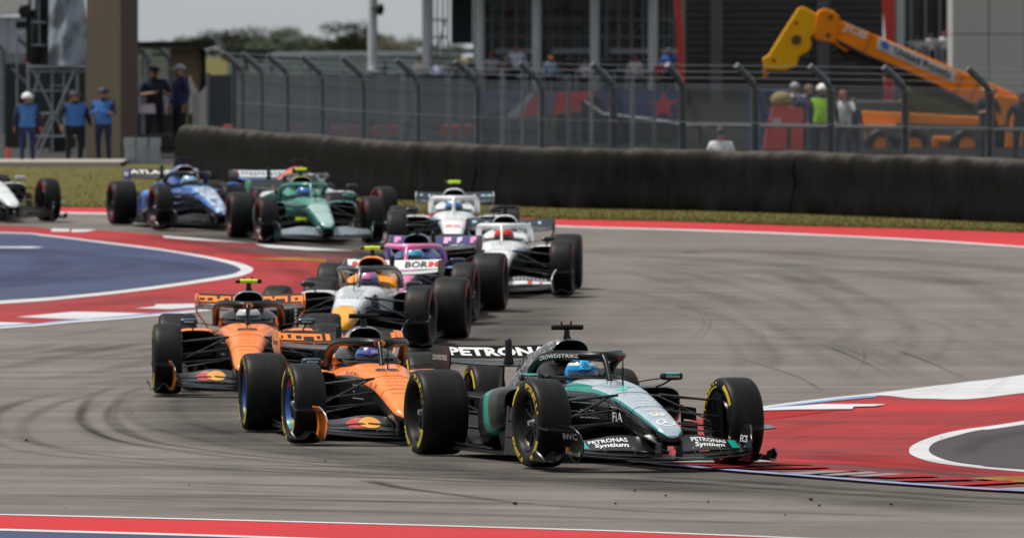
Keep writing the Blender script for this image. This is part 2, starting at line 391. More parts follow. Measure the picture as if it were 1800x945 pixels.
for q in ([(1250, 824), (1453, 823.3), (1460, 826.6), (1300, 828.8), (1250, 828)], [(1440, 829.5), (1500, 828.8), (1514, 831), (1440, 832)], [(1505, 840.8), (1640, 838.8), (1652, 841.8), (1560, 844)], [(1570, 847), (1700, 843.3), (1714, 847.6), (1600, 850)],
          [(1650, 855), (1770, 848.6), (1788, 853), (1690, 858)], [(1130, 808), (1240, 806), (1330, 808), (1250, 811), (1140, 812)], [(1110, 816), (1180, 819.5), (1300, 819), (1420, 820.5), (1300, 822.4), (1190, 822.4)], [(1350, 818.4), (1420, 818), (1430, 820), (1350, 820.6)]):
    sheet('kerb_rib', q, .026, REDK, ro, step=.5)
for q in ([(1100, 814.4), (1250, 812.8), (1355, 813.6), (1357, 816.6), (1110, 818)], [(1365, 836.6), (1450, 832.2), (1500, 833), (1420, 838.6)], [(1440, 839), (1530, 833.8), (1545, 836), (1480, 840.6)], [(1490, 841), (1560, 837), (1592, 838), (1530, 842.6)], [(1745, 863.8), (1850, 860), (2000, 868), (2000, 872), (1800, 866.6)]):
    sheet('kerb_rib', q, .028, KWHITE, ro, step=.5)
sheet('yellow_stripe', [(1706, 845), (1760, 841.6), (1900, 842), (1900, 856), (1775, 851.4)], .026, YEL, ro, step=.5)
sheet('pale_blue_line', band(offset(NEAR[1:], -2.6), NEAR[1:]), .026, LBLUE, ro, step=.5)
# near strip at the bottom edge of the picture
NS = [(-500, 895), (0, 906.5), (450, 917.5), (900, 930), (1200, 940), (1700, 962), (2300, 1000)]
NSB = [(-500, 918), (0, 931), (450, 944), (900, 960), (1200, 973), (1700, 1000), (2300, 1050)]
ns = sheet('near_red_strip', band(NS, NSB), .008, RED2, kind='structure', step=1)
sheet('white_line', band(offset(NS, -1.6), offset(NS, .4)), .012, WHITE, ns, step=.5)
sheet('white_line', band(NSB, offset(NSB, 3.4)), .012, WHITE, ns, step=.5)
sheet('blue_paint', smooth_px(offset(NSB, 3.4), 6) + [(2300, 1150), (-500, 1150)], .008, BLUEP, ns, step=2)

# skid marks: rubber laid on the asphalt
def m_skid():
    m, n, b = newmat('skid_rubber'); n.nodes.remove(b)
    df = nd(n, 'ShaderNodeBsdfDiffuse'); df.inputs[0].default_value = (.022, .022, .023, 1); tr = n.nodes.new('ShaderNodeBsdfTransparent'); mx = n.nodes.new('ShaderNodeMixShader')
    uv = n.nodes.new('ShaderNodeUVMap'); sp = n.nodes.new('ShaderNodeSeparateXYZ'); n.links.new(uv.outputs[0], sp.inputs[0])
    e = ramp(n, sp.outputs[1], [(0., 0.), (.35, 1.), (.65, 1.), (1., 0.)]); f = ramp(n, noise(n, .6, 6, .7, sc=(.6, .6, 1)), [(.3, .15), (.7, 1.)])
    k = mixc(n, 1., e, f, 'MULTIPLY'); mu = nd(n, 'ShaderNodeMath', operation='MULTIPLY'); n.links.new(k, mu.inputs[0]); n.links.new(sp.outputs[0], mu.inputs[1])
    n.links.new(mu.outputs[0], mx.inputs[0]); n.links.new(tr.outputs[0], mx.inputs[1]); n.links.new(df.outputs[0], mx.inputs[2])
    n.links.new(mx.outputs[0], n.nodes['Material Output'].inputs[0]); return m
mb = MB(); lev = [0]; zlift = .0046
def skid(pts, wd, alpha, dbl=0):
    global zlift
    for off in ((0,) if not dbl else (-dbl / 2, dbl / 2)):
        lev[0] += 1; z = zlift + lev[0] * .00005
        c = [G(x, y) for x, y in smooth_px(pts, 10)]; k = len(c); grid = []; uv = []
        for _ in range(30 if wd > 1 else 2):
            c = [c[0]] + [(c[i - 1] + c[i] * 2 + c[i + 1]) / 4 for i in range(1, k - 1)] + [c[-1]]
        for i, p in enumerate(c):
            t = c[min(i + 1, k - 1)] - c[max(i - 1, 0)]; nn = Vector((-t.y, t.x, 0)).normalized(); fa = alpha * min(1, i / 5, (k - 1 - i) / 5 + .02)
            for e in (0, .5, 1): 
                q = p + nn * (off + (e - .5) * wd); q.z = gz(q.y) + z; grid.append(q); uv.append((fa, e))
        mb.add(grid, [(3 * i + j, 3 * i + j + 1, 3 * i + j + 4, 3 * i + j + 3) for i in range(k - 1) for j in (0, 1)], 0, uv)
skid([(140, 690), (75, 707), (30, 725), (6, 745), (1, 760), (12, 772), (45, 785), (110, 798), (220, 808), (400, 822), (700, 838), (950, 850)], .2, .24, .4)
skid([(230, 680), (195, 692), (178, 708), (171, 725), (172, 738), (185, 752), (215, 768), (270, 782), (400, 800), (600, 818), (900, 835)], .16, .32, .3)
skid([(172, 712), (163, 730), (170, 748), (200, 765), (260, 780), (380, 795)], .1, .28, .25)
skid([(120, 700), (70, 722), (66, 750), (110, 772), (220, 790), (420, 806)], .25, .16, .8)
skid([(300, 690), (268, 705), (268, 725), (300, 748), (370, 766), (480, 788), (700, 812)], .2, .18, .5)
skid([(330, 600), (200, 628), (60, 655), (-60, 668)], .5, .2, 1.2)
for k in range(20):
    y0 = 800 + k * 5 + random.uniform(-6, 6); x0 = random.uniform(-250, 700); L = random.uniform(350, 1400); sl_ = random.uniform(.012, .032)
    skid([(x0 + L * t, min(1000, y0 + L * t * sl_ + 6 * math.sin(t * 2 + k))) for t in (0, .25, .5, .75, 1)], random.uniform(.15, .5), random.uniform(.1, .28), random.choice((0, .3, 1.5)))
skid([(640, 843), (700, 857), (800, 870), (950, 888), (1250, 905)], .18, .5)
skid([(1060, 838), (1250, 848), (1450, 862), (1700, 878), (1950, 890)], .35, .5, .5)
skid([(1060, 465), (1200, 490), (1330, 530), (1420, 580), (1520, 640), (1600, 682)], .35, .12, .7)
skid([(1040, 455), (1300, 480), (1480, 520), (1545, 560), (1545, 590), (1495, 608)], .3, .11, .6)
skid([(1360, 575), (1440, 600), (1520, 632), (1612, 682)], .06, .15, .16)
skid([(1430, 600), (1500, 628), (1570, 660)], .05, .25); skid([(1300, 630), (1400, 662), (1450, 690)], .07, .35); skid([(1560, 610), (1640, 640), (1710, 672)], .07, .4)
skid([(1517, 612), (1520, 632), (1510, 650), (1495, 664)], .04, .18); skid([(1228, 545), (1243, 562), (1240, 578), (1222, 596), (1200, 606)], .04, .16, .08)
skid([(1185, 530), (1200, 545), (1203, 556)], .03, .16); skid([(1335, 572), (1342, 590), (1343, 600)], .025, .2)
skid([(1100, 440), (1400, 455), (1800, 490), (2000, 515)], 1.2, .2, 2.5); skid([(1040, 500), (1250, 530), (1400, 600), (1430, 640)], .5, .12, .9)
skid([(1060, 520), (1250, 560), (1330, 620), (1320, 660)], .2, .1, .4); skid([(1480, 545), (1620, 570), (1640, 600), (1600, 640)], .2, .1, .4)
for k in range(16):
    x0 = random.uniform(1020, 1700); y0 = random.uniform(430, 640); a = random.uniform(.1, .5); L = random.uniform(60, 260)
    skid([(x0 + L * t, y0 + L * a * t * (.5 + .5 * t)) for t in (0, .33, .66, 1)], random.uniform(.2, .6), random.uniform(.06, .12), random.choice((0, .4)))
for k in range(12):
    x0 = random.uniform(-60, 200); y0 = random.uniform(585, 690); L = random.uniform(100, 350)
    skid([(x0 + L * t, y0 - L * .12 * t * t) for t in (0, .33, .66, 1)], random.uniform(.2, .7), random.uniform(.08, .2), random.choice((0, .5)))
LINE = [(250, 398), (520, 424), (760, 452), (885, 500), (850, 560), (700, 622), (490, 690), (440, 722), (530, 772), (780, 812), (1120, 842), (1500, 868), (2000, 905)]
skid(LINE, 2.6, .30); skid(LINE, 1.1, .22, 1.5); skid([(x + 25, y + 6) for x, y in LINE], 3.6, .18)
skid([(1900, 470), (1500, 446), (1200, 440), (1020, 445)], 5., .10); skid([(1000, 620), (1150, 560), (1250, 500), (1200, 455)], 2., .10); pass
SKM = m_skid()
mb.build('skid_marks', SKM, kind='stuff', smooth=0)
# faint tyre marks across the painted run-off
mb = MB(); zlift = .036
for q, wd, al in (([(1345, 770), (1450, 745), (1560, 738), (1700, 735), (1850, 715)], .25, .22), ([(1360, 790), (1430, 772), (1540, 775), (1600, 770)], .12, .3), ([(1400, 800), (1500, 806), (1620, 818), (1850, 842)], .5, .35), ([(1370, 812), (1500, 818), (1700, 838), (1850, 852)], .4, .4), ([(1350, 752), (1420, 760), (1500, 755)], .1, .25), ([(1620, 768), (1700, 748), (1850, 728)], .15, .25),
                  ([(1690, 806), (1720, 782), (1760, 770), (1850, 755)], .3, .3), ([(1240, 800), (1400, 803), (1560, 820)], .6, .3), ([(1560, 700), (1640, 690), (1700, 672)], .1, .2), ([(1720, 700), (1760, 678), (1770, 664)], .05, .2)):
    skid(q, wd, al)
for k, (xr, ym) in enumerate(((75, 468), (115, 469), (180, 471), (232, 471), (300, 473), (345, 474), (380, 475))):
    skid([(-140, ym - 30 - k * 3), (xr * .5, ym - 17 - k), (xr * .85, ym - 8), (xr, ym), (xr * .85, ym + 7), (xr * .5, ym + 17), (-140, ym + 36 + k * 2)], .5, .22 if k % 2 else .12)
for q in ([(480, 470), (540, 490), (500, 515), (380, 530)], [(460, 440), (560, 462), (600, 480)], [(200, 410), (400, 440), (520, 470)], [(40, 552), (200, 535), (360, 515)]): skid(q, .5, .25)
mb.build('runoff_tyre_marks', SKM, kind='stuff', smooth=0)
# scraps of shed rubber
mb = MB()
for (x, y, wd) in [(905, 887, 9), (1425, 880, 9), (1440, 891, 5), (1566, 889, 6), (1116, 865, 4), (1170, 874, 4), (1245, 885, 4), (1082, 888, 4), (1380, 908, 3), (46, 776, 6), (572, 813, 3), (332, 855, 2)] + [(random.uniform(0, 1800), random.uniform(600, 900), random.uniform(.8, 1.6)) for _ in range(8)]:
    p = G(x, y, .012); r_ = wd / F * gdepth(y) / 2
    mb.add([p + Vector((r_ * math.cos(a) * random.uniform(.7, 1.1), 6 * r_ * math.sin(a) * random.uniform(.6, 1), z)) for z in (0, .012) for a in np.arange(0, 6.2, 1.05)], [tuple(range(6, 12))] + [(i, (i + 1) % 6, (i + 1) % 6 + 6, i + 6) for i in range(6)])
mb.build('rubber_scraps', mat('#161616', .9), kind='stuff')
# grass blades on the verge
mb = MB()
def m_blade():
    m, n, b = newmat('grass_blades'); c = ramp(n, noise(n, .7, 5), [(.3, lin((.105, .098, .022))), (.7, lin((.165, .134, .042)))])
    n.links.new(c, b.inputs['Base Color']); b.inputs['Roughness'].default_value = .9; b.inputs['Specular IOR Level'].default_value = .1; return m
fx = np.array([p[0] for p in smooth_px(FAR, 6)]); fy = np.array([p[1] for p in smooth_px(FAR, 6)])
for k in range(26000):
    x = random.uniform(-80, 1900); t = random.random() ** 2; lim = np.interp(x, fx, fy)
    y = lim - .2 - t * (70 if x < 330 else 28)
    p = G(x, y); a = random.uniform(0, 6.28); h = random.uniform(.010, .032) * (1.6 if t < .02 else 1); w_ = .012
    d = Vector((math.cos(a), math.sin(a), 0)) * w_; l = Vector((random.uniform(-.4, .4), random.uniform(-.4, .4), 1)) * h
    mb.add([p - d, p + d, p + l], [(0, 1, 2)])
mb.build('verge_grass', m_blade(), kind='stuff', smooth=0)

# ================================================================== racing cars
# car frame: x forward, y to the driver's left, z up, origin on the ground below the front axle
WB = 3.4
PR = []
def part(name, mb, keys, parent=None, loc=None, rz=0., smooth=35, steer=False, n=None):
    if not isinstance(keys, (list, tuple)): keys = [keys]
    me = fixn(mb.mesh(name, len(keys), smooth)); PR.append(dict(name=name, me=me, keys=keys, parent=parent, loc=loc, rz=rz, steer=steer)); return len(PR) - 1
def sring(x, w, zt, zb, e=2.6, n=40, yc=0., eb=None):
    r = []; uv = []; mid = (zt + zb) / 2; h = (zt - zb) / 2
    for j in range(n):
        a = 2 * math.pi * j / n; sa, ca = math.sin(a), math.cos(a); ee = e if ca >= 0 or not eb else eb
        r.append((x, yc + w * math.copysign(abs(sa) ** (2 / ee), sa), mid + h * math.copysign(abs(ca) ** (2 / ee), ca)))
        uv.append(a / math.pi if a <= math.pi else 2 - a / math.pi)
    return r, uv
def body(tab, e=2.6, n=40, seg=40, yc=None, mb=None, cap0=True, cap1=True, capm=None, eb=None):
    t = np.array(tab, float); xs = np.linspace(t[0, 0], t[-1, 0], seg); rings = []; uvs = []
    cols = [cubic(t[:, 0], t[:, k], xs) for k in range(1, t.shape[1])]
    for i, x in enumerate(xs):
        r, v = sring(x, cols[0][i], cols[1][i], cols[2][i], e, n, cols[3][i] if len(cols) > 3 else 0., eb)
        rings.append(r); uvs.append([(i / (seg - 1), q) for q in v])
    return (mb or MB()).loft(rings, 0, uvs, cap0, cap1, capm=capm)

# --- nose and survival cell
NT = [(.985, .05, .275, .225), (.965, .085, .305, .20), (.9, .115, .342, .188), (.7, .135, .40, .205), (.4, .155, .475, .245), (0, .185, .56, .30), (-.4, .225, .632, .28), (-.8, .275, .672, .22), (-1.1, .315, .685, .17), (-1.5, .34, .675, .12), (-2.05, .34, .67, .12)]
nx = np.array([r[0] for r in NT])
def nose_top(x, y=0., e=3.2):
    w_, zt, zb = [float(cubic(nx, [r[k] for r in NT], [x])[0]) for k in (1, 2, 3)]
    return (zt + zb) / 2 + (zt - zb) / 2 * max(0, 1 - abs(y / w_) ** e) ** (1 / e)
mb = body(NT, 3.2, 48, 64)
mb.f, mb.m = zip(*[(f, m_) for f, m_ in zip(mb.f, mb.m) if not (len(f) == 4 and all(-1.9 < mb.v[i][0] < -1.12 and abs(mb.v[i][1]) < .25 and mb.v[i][2] > .6 for i in f))]); mb.f = list(mb.f); mb.m = list(mb.m)
I_NOSE = part('nose_and_cockpit', mb, 'nose', smooth=50)
mb = MB(); mb.tube([(-1.10 + .1 * math.cos(a) - .42 * (1 - math.cos(a)), .245 * math.sin(a), .683) for a in np.linspace(-1.9, 1.9, 21)], .016, 8); part('cockpit_rim', mb, 'carbon')
# --- halo
hp = [(-2.02, .335, .64), (-1.93, .335, .735), (-1.78, .33, .805), (-1.58, .312, .845), (-1.36, .262, .863), (-1.16, .17, .866), (-1.04, .075, .862), (-1.01, 0, .86)]
mb = MB(); full = hp + [(x, -y, z) for x, y, z in hp[-2::-1]]
t_ = np.arange(len(full)); tt = np.linspace(0, len(full) - 1, 49)
hq = [tuple(float(cubic(t_, [p[k] for p in full], [q])[0]) for k in range(3)) for q in tt]
mb.tube(hq, [.038 + .012 * math.exp(-((i - 24) / 5) ** 2) for i in range(49)], 12, flat=.85); I_HALO = part('halo', mb, 'halo', smooth=60)
mb = MB(); mb.tube([(-1.0, 0, .86), (-.93, 0, .82), (-.86, 0, .745), (-.80, 0, .66)], [.04, .028, .024, .036], 12, upv=(0, 1, 0), flat=.8); part('halo_pillar', mb, 'halo', I_HALO, smooth=60)
mb = MB(); mb.tube([(x - .01, y, z + .036) for x, y, z in hq[6:-6]], .011, 8, flat=.6); part('halo_fairing', mb, 'carbon', I_HALO, smooth=60)
# --- headrest and roll hoop
mb = body([(-1.80, .30, .71, .54), (-1.9, .31, .76, .54), (-2.05, .29, .80, .54), (-2.3, .24, .82, .54)], 2.6, 32, 12); part('headrest', mb, 'headrest')
# --- engine cover with air intake
ET = [(-1.96, .150, .978, .76), (-2.05, .164, .992, .68), (-2.3, .17, .975, .5), (-2.7, .16, .90, .35), (-3.1, .135, .79, .3), (-3.5, .10, .65, .26), (-3.9, .06, .50, .26)]
I_ENG = part('engine_cover', body(ET, 2.5, 44, 40, cap0=False), 'engine', smooth=50)
mb = MB(); r0, _ = sring(-1.958, .152, .980, .758, 2.5, 44); r1, _ = sring(-1.95, .147, .975, .765, 2.5, 44); r2, _ = sring(-1.965, .140, .967, .773, 2.5, 44); r3, _ = sring(-2.25, .09, .92, .81, 2.5, 44)
mb.loft([r0, r1, r2], 0, cap0=False, cap1=False); part('intake_lip', mb, 'lip', I_ENG, smooth=60)
mb = MB(); mb.loft([r2, r3], 0, cap0=False); part('intake_duct', mb, 'void', I_ENG, smooth=60)
mb = MB(); mb.slab([[(-2.75, 0, .88), (-2.75, 0, .905)], [(-3.2, 0, .75), (-3.2, 0, .84)], [(-3.55, 0, .6), (-3.55, 0, .76)]], .012); part('shark_fin', mb, 'engine', I_ENG)
# --- roll-hoop camera
mb = MB(); mb.tube([(-2.06, 0, 0.975), (-2.07, 0, 1.015), (-2.07, 0, 1.070)], [.042, .026, .022], 12, upv=(1, 0, 0), flat=.7); I_TC = part('camera_mast', mb, 'carbon', smooth=60)
mb = MB(); mb.tube([(-2.06, y, 1.080) for y in (-.135, -.13, -.09)], [.018, .021, .0215], 12); part('camera_end', mb, 'carbon', I_TC, smooth=60); mb = MB(); mb.tube([(-2.06, y, 1.080) for y in (.09, .13, .135)], [.0215, .021, .018], 12); part('camera_end', mb, 'carbon', I_TC, smooth=60)
mb = MB(); mb.tube([(-2.06, -.0905, 1.080), (-2.06, 0, 1.082), (-2.06, .0905, 1.080)], [.021, .0225, .021], 12); part('roll_hoop_camera', mb, 'tcam', I_TC, smooth=60)
mb = MB(); mb.tube([(-2.07, -.045, 1.095), (-2.07, -.045, 1.125)], .008, 6); mb.tube([(-2.07, .035, 1.095), (-2.07, .035, 1.130)], .008, 6); part('timing_antenna', mb, 'carbon', I_TC)
# --- sidepods
for s in (1, -1):
    tb = [(-1.32, .205, .60, .33, s * .54), (-1.36, .225, .612, .30, s * .545), (-1.6, .245, .612, .23, s * .54), (-2.1, .25, .575, .15, s * .49), (-2.6, .20, .50, .11, s * .40), (-3.1, .15, .42, .11, s * .29), (-3.6, .10, .35, .14, s * .2)]
    i = part('sidepod', body(tb, 3.6, 36, 30, cap0=False), 'sidepod', smooth=50)
    r0, _ = sring(-1.319, .205, .60, .33, 3.6, 36, s * .54); r1, _ = sring(-1.33, .19, .585, .345, 3.6, 36, s * .54); r2, _ = sring(-1.7, .12, .55, .42, 3.6, 36, s * .5)
    part('radiator_inlet', MB().loft([r0, r1, r2], 0, cap0=False), 'void', i, smooth=60)
# --- floor, boards, diffuser
mb = MB(); mb.prism([(-.85, .12, .055), (-1.15, .60, .055), (-1.5, .72, .055), (-3.0, .72, .055), (-3.15, .5, .055), (-3.9, .42, .055), (-3.9, -.42, .055), (-3.15, -.5, .055), (-3.0, -.72, .055), (-1.5, -.72, .055), (-1.15, -.60, .055), (-.85, -.12, .055)], (0, 0, .03)); I_FL = part('floor', mb, 'carbon')
mb = body([(-.9, .10, .22, .09), (-1.2, .2, .25, .088), (-1.6, .3, .3, .088)], 4, 24, 8); part('splitter', mb, 'carbon', I_FL)
for s in (1, -1):
    for y, h, x0 in ((.36, .2, -1.02), (.48, .22, -1.1), (.60, .24, -1.2)):
        mb = MB(); mb.slab([[(x0, s * y, .088), (x0 - .02, s * (y + .02), h)], [(x0 - .25, s * (y + .05), .088), (x0 - .25, s * (y + .08), h + .04)], [(x0 - .5, s * (y + .06), .088), (x0 - .5, s * (y + .09), h + .05)]], .008); part('floor_fence', mb, 'carbon', I_FL)
    mb = MB()
    for z0, z1, dy in ((.07, .20, 0), (.215, .33, .012), (.345, .45, .024)):
        mb.slab([[(-.62, s * (.70 - dy), z0), (-.60, s * (.69 - dy), z1)], [(-.9, s * (.745 - dy), z0), (-.9, s * (.735 - dy), z1)], [(-1.25, s * (.765 - dy), z0), (-1.25, s * (.755 - dy), z1)]], .008)
    mb.slab([[(-1.2, s * .758, .06), (-1.2, s * .73, .46)], [(-1.26, s * .76, .06), (-1.26, s * .735, .46)]], .012)
    part('side_board', mb, 'carbon')
    mb = MB(); mb.slab([[(-1.7, s * .71, .09), (-1.7, s * .745, .105)], [(-2.3, s * .71, .09), (-2.3, s * .75, .115)], [(-2.9, s * .69, .09), (-2.9, s * .73, .12)]], .008); part('floor_edge_wing', mb, 'carbon', I_FL)
mb = body([(-3.0, .2, .42, .09), (-3.6, .15, .40, .16), (-4.15, .07, .36, .24)], 3, 24, 10); part('gearbox', mb, 'carbon')
mb = MB(); mb.slab([[(-3.1, y, .09) for y in (-.5, 0, .5)], [(-3.5, y, .16) for y in (-.5, 0, .5)], [(-3.95, y, .33) for y in (-.48, 0, .48)]], .012)
for y in (-.5, -.25, .25, .5): mb.slab([[(-3.1, y, .06), (-3.1, y, .09)], [(-3.95, y * .97, .08), (-3.95, y * .97, .33)]], .008)
part('diffuser', mb, 'carbon')
# --- front wing
def wing_ring(xle, zle, c, ang, th, y, cam_=.05, n=10):
    u = []; l = []; ca, sa = math.cos(R(ang)), math.sin(R(ang))
    for k in [(1 - math.cos(math.pi * i / n)) / 2 for i in range(n + 1)]:
        t = th * c * (1.5 * math.sqrt(k) - .6 * k - .9 * k * k) + .0015; z = -cam_ * c * 4 * k * (1 - k); d = k * c
        u.append((xle - d * ca + (z + t) * sa, y, zle + d * sa + (z + t) * ca)); l.append((xle - d * ca + (z - t) * sa, y, zle + d * sa + (z - t) * ca))
    return u + l[::-1]
def wing(ys, fn, cam_=.05):
    rings = []; uvs = []
    for i, y in enumerate(ys):
        r = wing_ring(*fn(y), y, cam_); rings.append(r); uvs.append([(i / (len(ys) - 1), j / len(r)) for j in range(len(r))])
    return MB().loft(rings, 0, uvs)
def on_wing(fn, y, k, cam_=.05, off=.003):
    xle, zle, c, ang, th = fn(y); ca, sa = math.cos(R(ang)), math.sin(R(ang)); t = th * c * (1.5 * math.sqrt(k) - .6 * k - .9 * k * k) + .0015 + off; z = -cam_ * c * 4 * k * (1 - k)
    return Vector((xle - k * c * ca + (z + t) * sa, y, zle + k * c * sa + (z + t) * ca))
def fw_main(y):
    q = abs(y) / .72; return (1.0 - .20 * q * q, .082 + .035 * q ** 2, .30 - .06 * q, 5 + 3 * q, .05)
def fw_flap(y):
    q = abs(y) / .72; b = math.exp(-((abs(y) - .33) / .22) ** 2); return (.80 - .17 * q * q, .130 + .028 * q ** 2 + .014 * b, .24 - .05 * q + .03 * b, 27 - 8 * q + 5 * b, .04)
def fw_slat(y):
    q = abs(y) / .72; return (.905 - .19 * q * q, .104 + .035 * q ** 2, .13 - .02 * q, 13, .05)
I_FW = part('front_wing', wing(np.linspace(-.71, .71, 33), fw_main), 'fwing', smooth=40)
I_FLAP = {}
for s in (1, -1):
    I_FLAP[s] = part('wing_flap', wing(s * np.linspace(.10, .70, 19), fw_flap), 'fflap', I_FW, smooth=40)
    part('wing_slat', wing(s * np.linspace(.10, .70, 17), fw_slat), 'fwing', I_FW, smooth=40)
    mb = MB(); mb.slab([[(.97, s * .085, .10), (.96, s * .082, .225)], [(.80, s * .088, .10), (.84, s * .085, .225)]], .016); part('nose_pylon', mb, 'carbon', I_FW)
I_EP = {}
for s in (1, -1):
    zz = [.055, .10, .16, .22, .28, .325, .345]; xf = [.76, .82, .86, .85, .80, .72, .64]; xr = [.40] * 7; yy = [.725, .712, .70, .70, .712, .735, .75]
    mb = MB(); mb.slab([[(xf[i] + (xr[i] - xf[i]) * t, s * (yy[i] + .03 * t), zz[i]) for t in np.linspace(0, 1, 6)] for i in range(7)], .010); I_EP[s] = part('endplate', mb, ['endplate'], I_FW, smooth=40)
    mb = MB(); mb.tube([(xf[i] + .002, s * yy[i], zz[i]) for i in range(7)], .007, 8); part('endplate_edge', mb, 'edge', I_FW, smooth=60)
    mb = MB(); mb.slab([[(.76, s * .72, .305), (.74, s * .85, .312), (.70, s * .955, .318)], [(.46, s * .735, .325), (.46, s * .85, .33), (.46, s * .965, .335)]], .009); part('side_winglet', mb, 'edge2', I_FW)
    mb = MB(); ys = np.linspace(.725, .965, 15); g = []
    for x in np.linspace(.82, .40, 6):
        g.append([(x - .16 * ((y - .725) / .24) ** 2, s * y, .06 + (.075 if s < 0 else .05) * math.exp(-((y - .825) / .045) ** 2) + .01 * (y > .93)) for y in ys])
    mb.slab(g, .010); part('footplate', mb, 'edge2', I_FW, smooth=60)
    mb = MB(); mb.slab([[(.66, s * .955, .062), (.62, s * .985, .11)], [(.5, s * .962, .062), (.5, s * 1.0, .155)], [(.38, s * .965, .062), (.36, s * .985, .12)]], .012); part('footplate_fin', mb, 'carbon', I_FW)
    mb = MB(); mb.tube([(.70, s * .70, .17), (.66, s * .70, .172)], .008, 8)
    for y in (.25, .48): mb.tube([on_wing(fw_slat, s * y, .8), on_wing(fw_flap, s * y, .25)], .004, 6)
    part('flap_bracket', mb, 'metal', I_FW)
# --- wheels
def tyre_prof(w_):
    h = w_ / 2
    half = [(.232, h * .80), (.240, h * .88), (.262, h * .965), (.290, h * 1.0), (.318, h * .985), (.337, h * .93), (.348, h * .84), (.3535, h * .70), (.3555, h * .45), (.3565, 0)]
    return half + [(r, -y) for r, y in half[-2::-1]], half
def rim_mesh(w_):
    h = w_ / 2; p = [(.232, h * .80), (.226, h * .84), (.221, h * .80), (.214, h * .60), (.205, h * .42), (.19, h * .34), (.12, h * .25), (.085, h * .42), (.05, h * .48), (0.001, h * .48)]
    mb = MB(); mb.lathe(p, 44); mb.lathe([(.232, -h * .80), (.226, -h * .84), (.221, -h * .80), (.214, -h * .6), (.205, -h * .3), (.10, -h * .25), (.001, -h * .25)], 44)
    for k in range(10):
        g = 2 * math.pi * k / 10; c, s_ = math.cos(g), math.sin(g)
        mb.tube([(.08 * c, h * .40, .08 * s_), (.2 * c, h * .50, .2 * s_)], [.016, .011], 6)
    return mb
def side_y(half, r): rs, ys = zip(*half); return float(np.interp(r, rs, ys))
def sidewall(half, what, sd, q):
    mb = MB()
    if what == 'stripe':
        a0, a1 = ((.45, 1.15), (math.pi + .45, math.pi + 1.15))[q]; vs = []; k = 20
        for i in range(k + 1):
            a = a0 + (a1 - a0) * i / k
            for r in (.294, .305, .316, .327): vs.append((r * math.cos(a), sd * (side_y(half, r) + .0022), r * math.sin(a)))
        return mb.add(vs, [(4 * i + j, 4 * i + j + 1, 4 * i + j + 5, 4 * i + j + 4) for i in range(k) for j in range(3)])
    txt, ac, span = (('PIRELLI', 2.25, 1.25), ('P ZERO', 2.25 + math.pi, 1.0))[q]; v, f = text2d(txt, .06); vs = []
    for a_, b_ in v:
        g = ac + sd * a_ * span; r = .299 + b_ * .046; vs.append((r * math.cos(g), sd * (side_y(half, r) + .0022), r * math.sin(g)))
    return mb.add(vs, f)
TYW = {0: .285, 1: .395}
WH = {}
for ax, x in ((0, 0.), (1, -WB)):
    prof, half = tyre_prof(TYW[ax]); mt = MB().lathe(prof, 72); mr = rim_mesh(TYW[ax]); sw = [(nm, sidewall(half, wh, sd, q), 'band') for nm, wh in (('sidewall_stripe', 'stripe'), ('sidewall_lettering', 'text')) for sd in (1, -1) for q in (0, 1)]; h = TYW[ax] / 2
    mh = MB().lathe([(.001, h * .78), (.022, h * .78), (.026, h * .62), (.034, h * .45)], 16)
    mw = MB().lathe([(.211, h * .565), (.215, h * .66), (.2215, h * .812), (.2235, h * .845)], 44)
    for s in (1, -1):
        loc = (x, s * (.95 - h), .356); rz = 0 if s > 0 else math.pi
        i = part('wheel', mr, 'rim', None, loc, rz, 40, steer=ax == 0); WH[(ax, s)] = i
        for nme, m_, k in [('tyre', mt, 'tyre'), ('wheel_nut', mh, 'nut'), ('wheel_cover', mw, 'cover')] + sw: part(nme, m_, k, i, smooth=50)
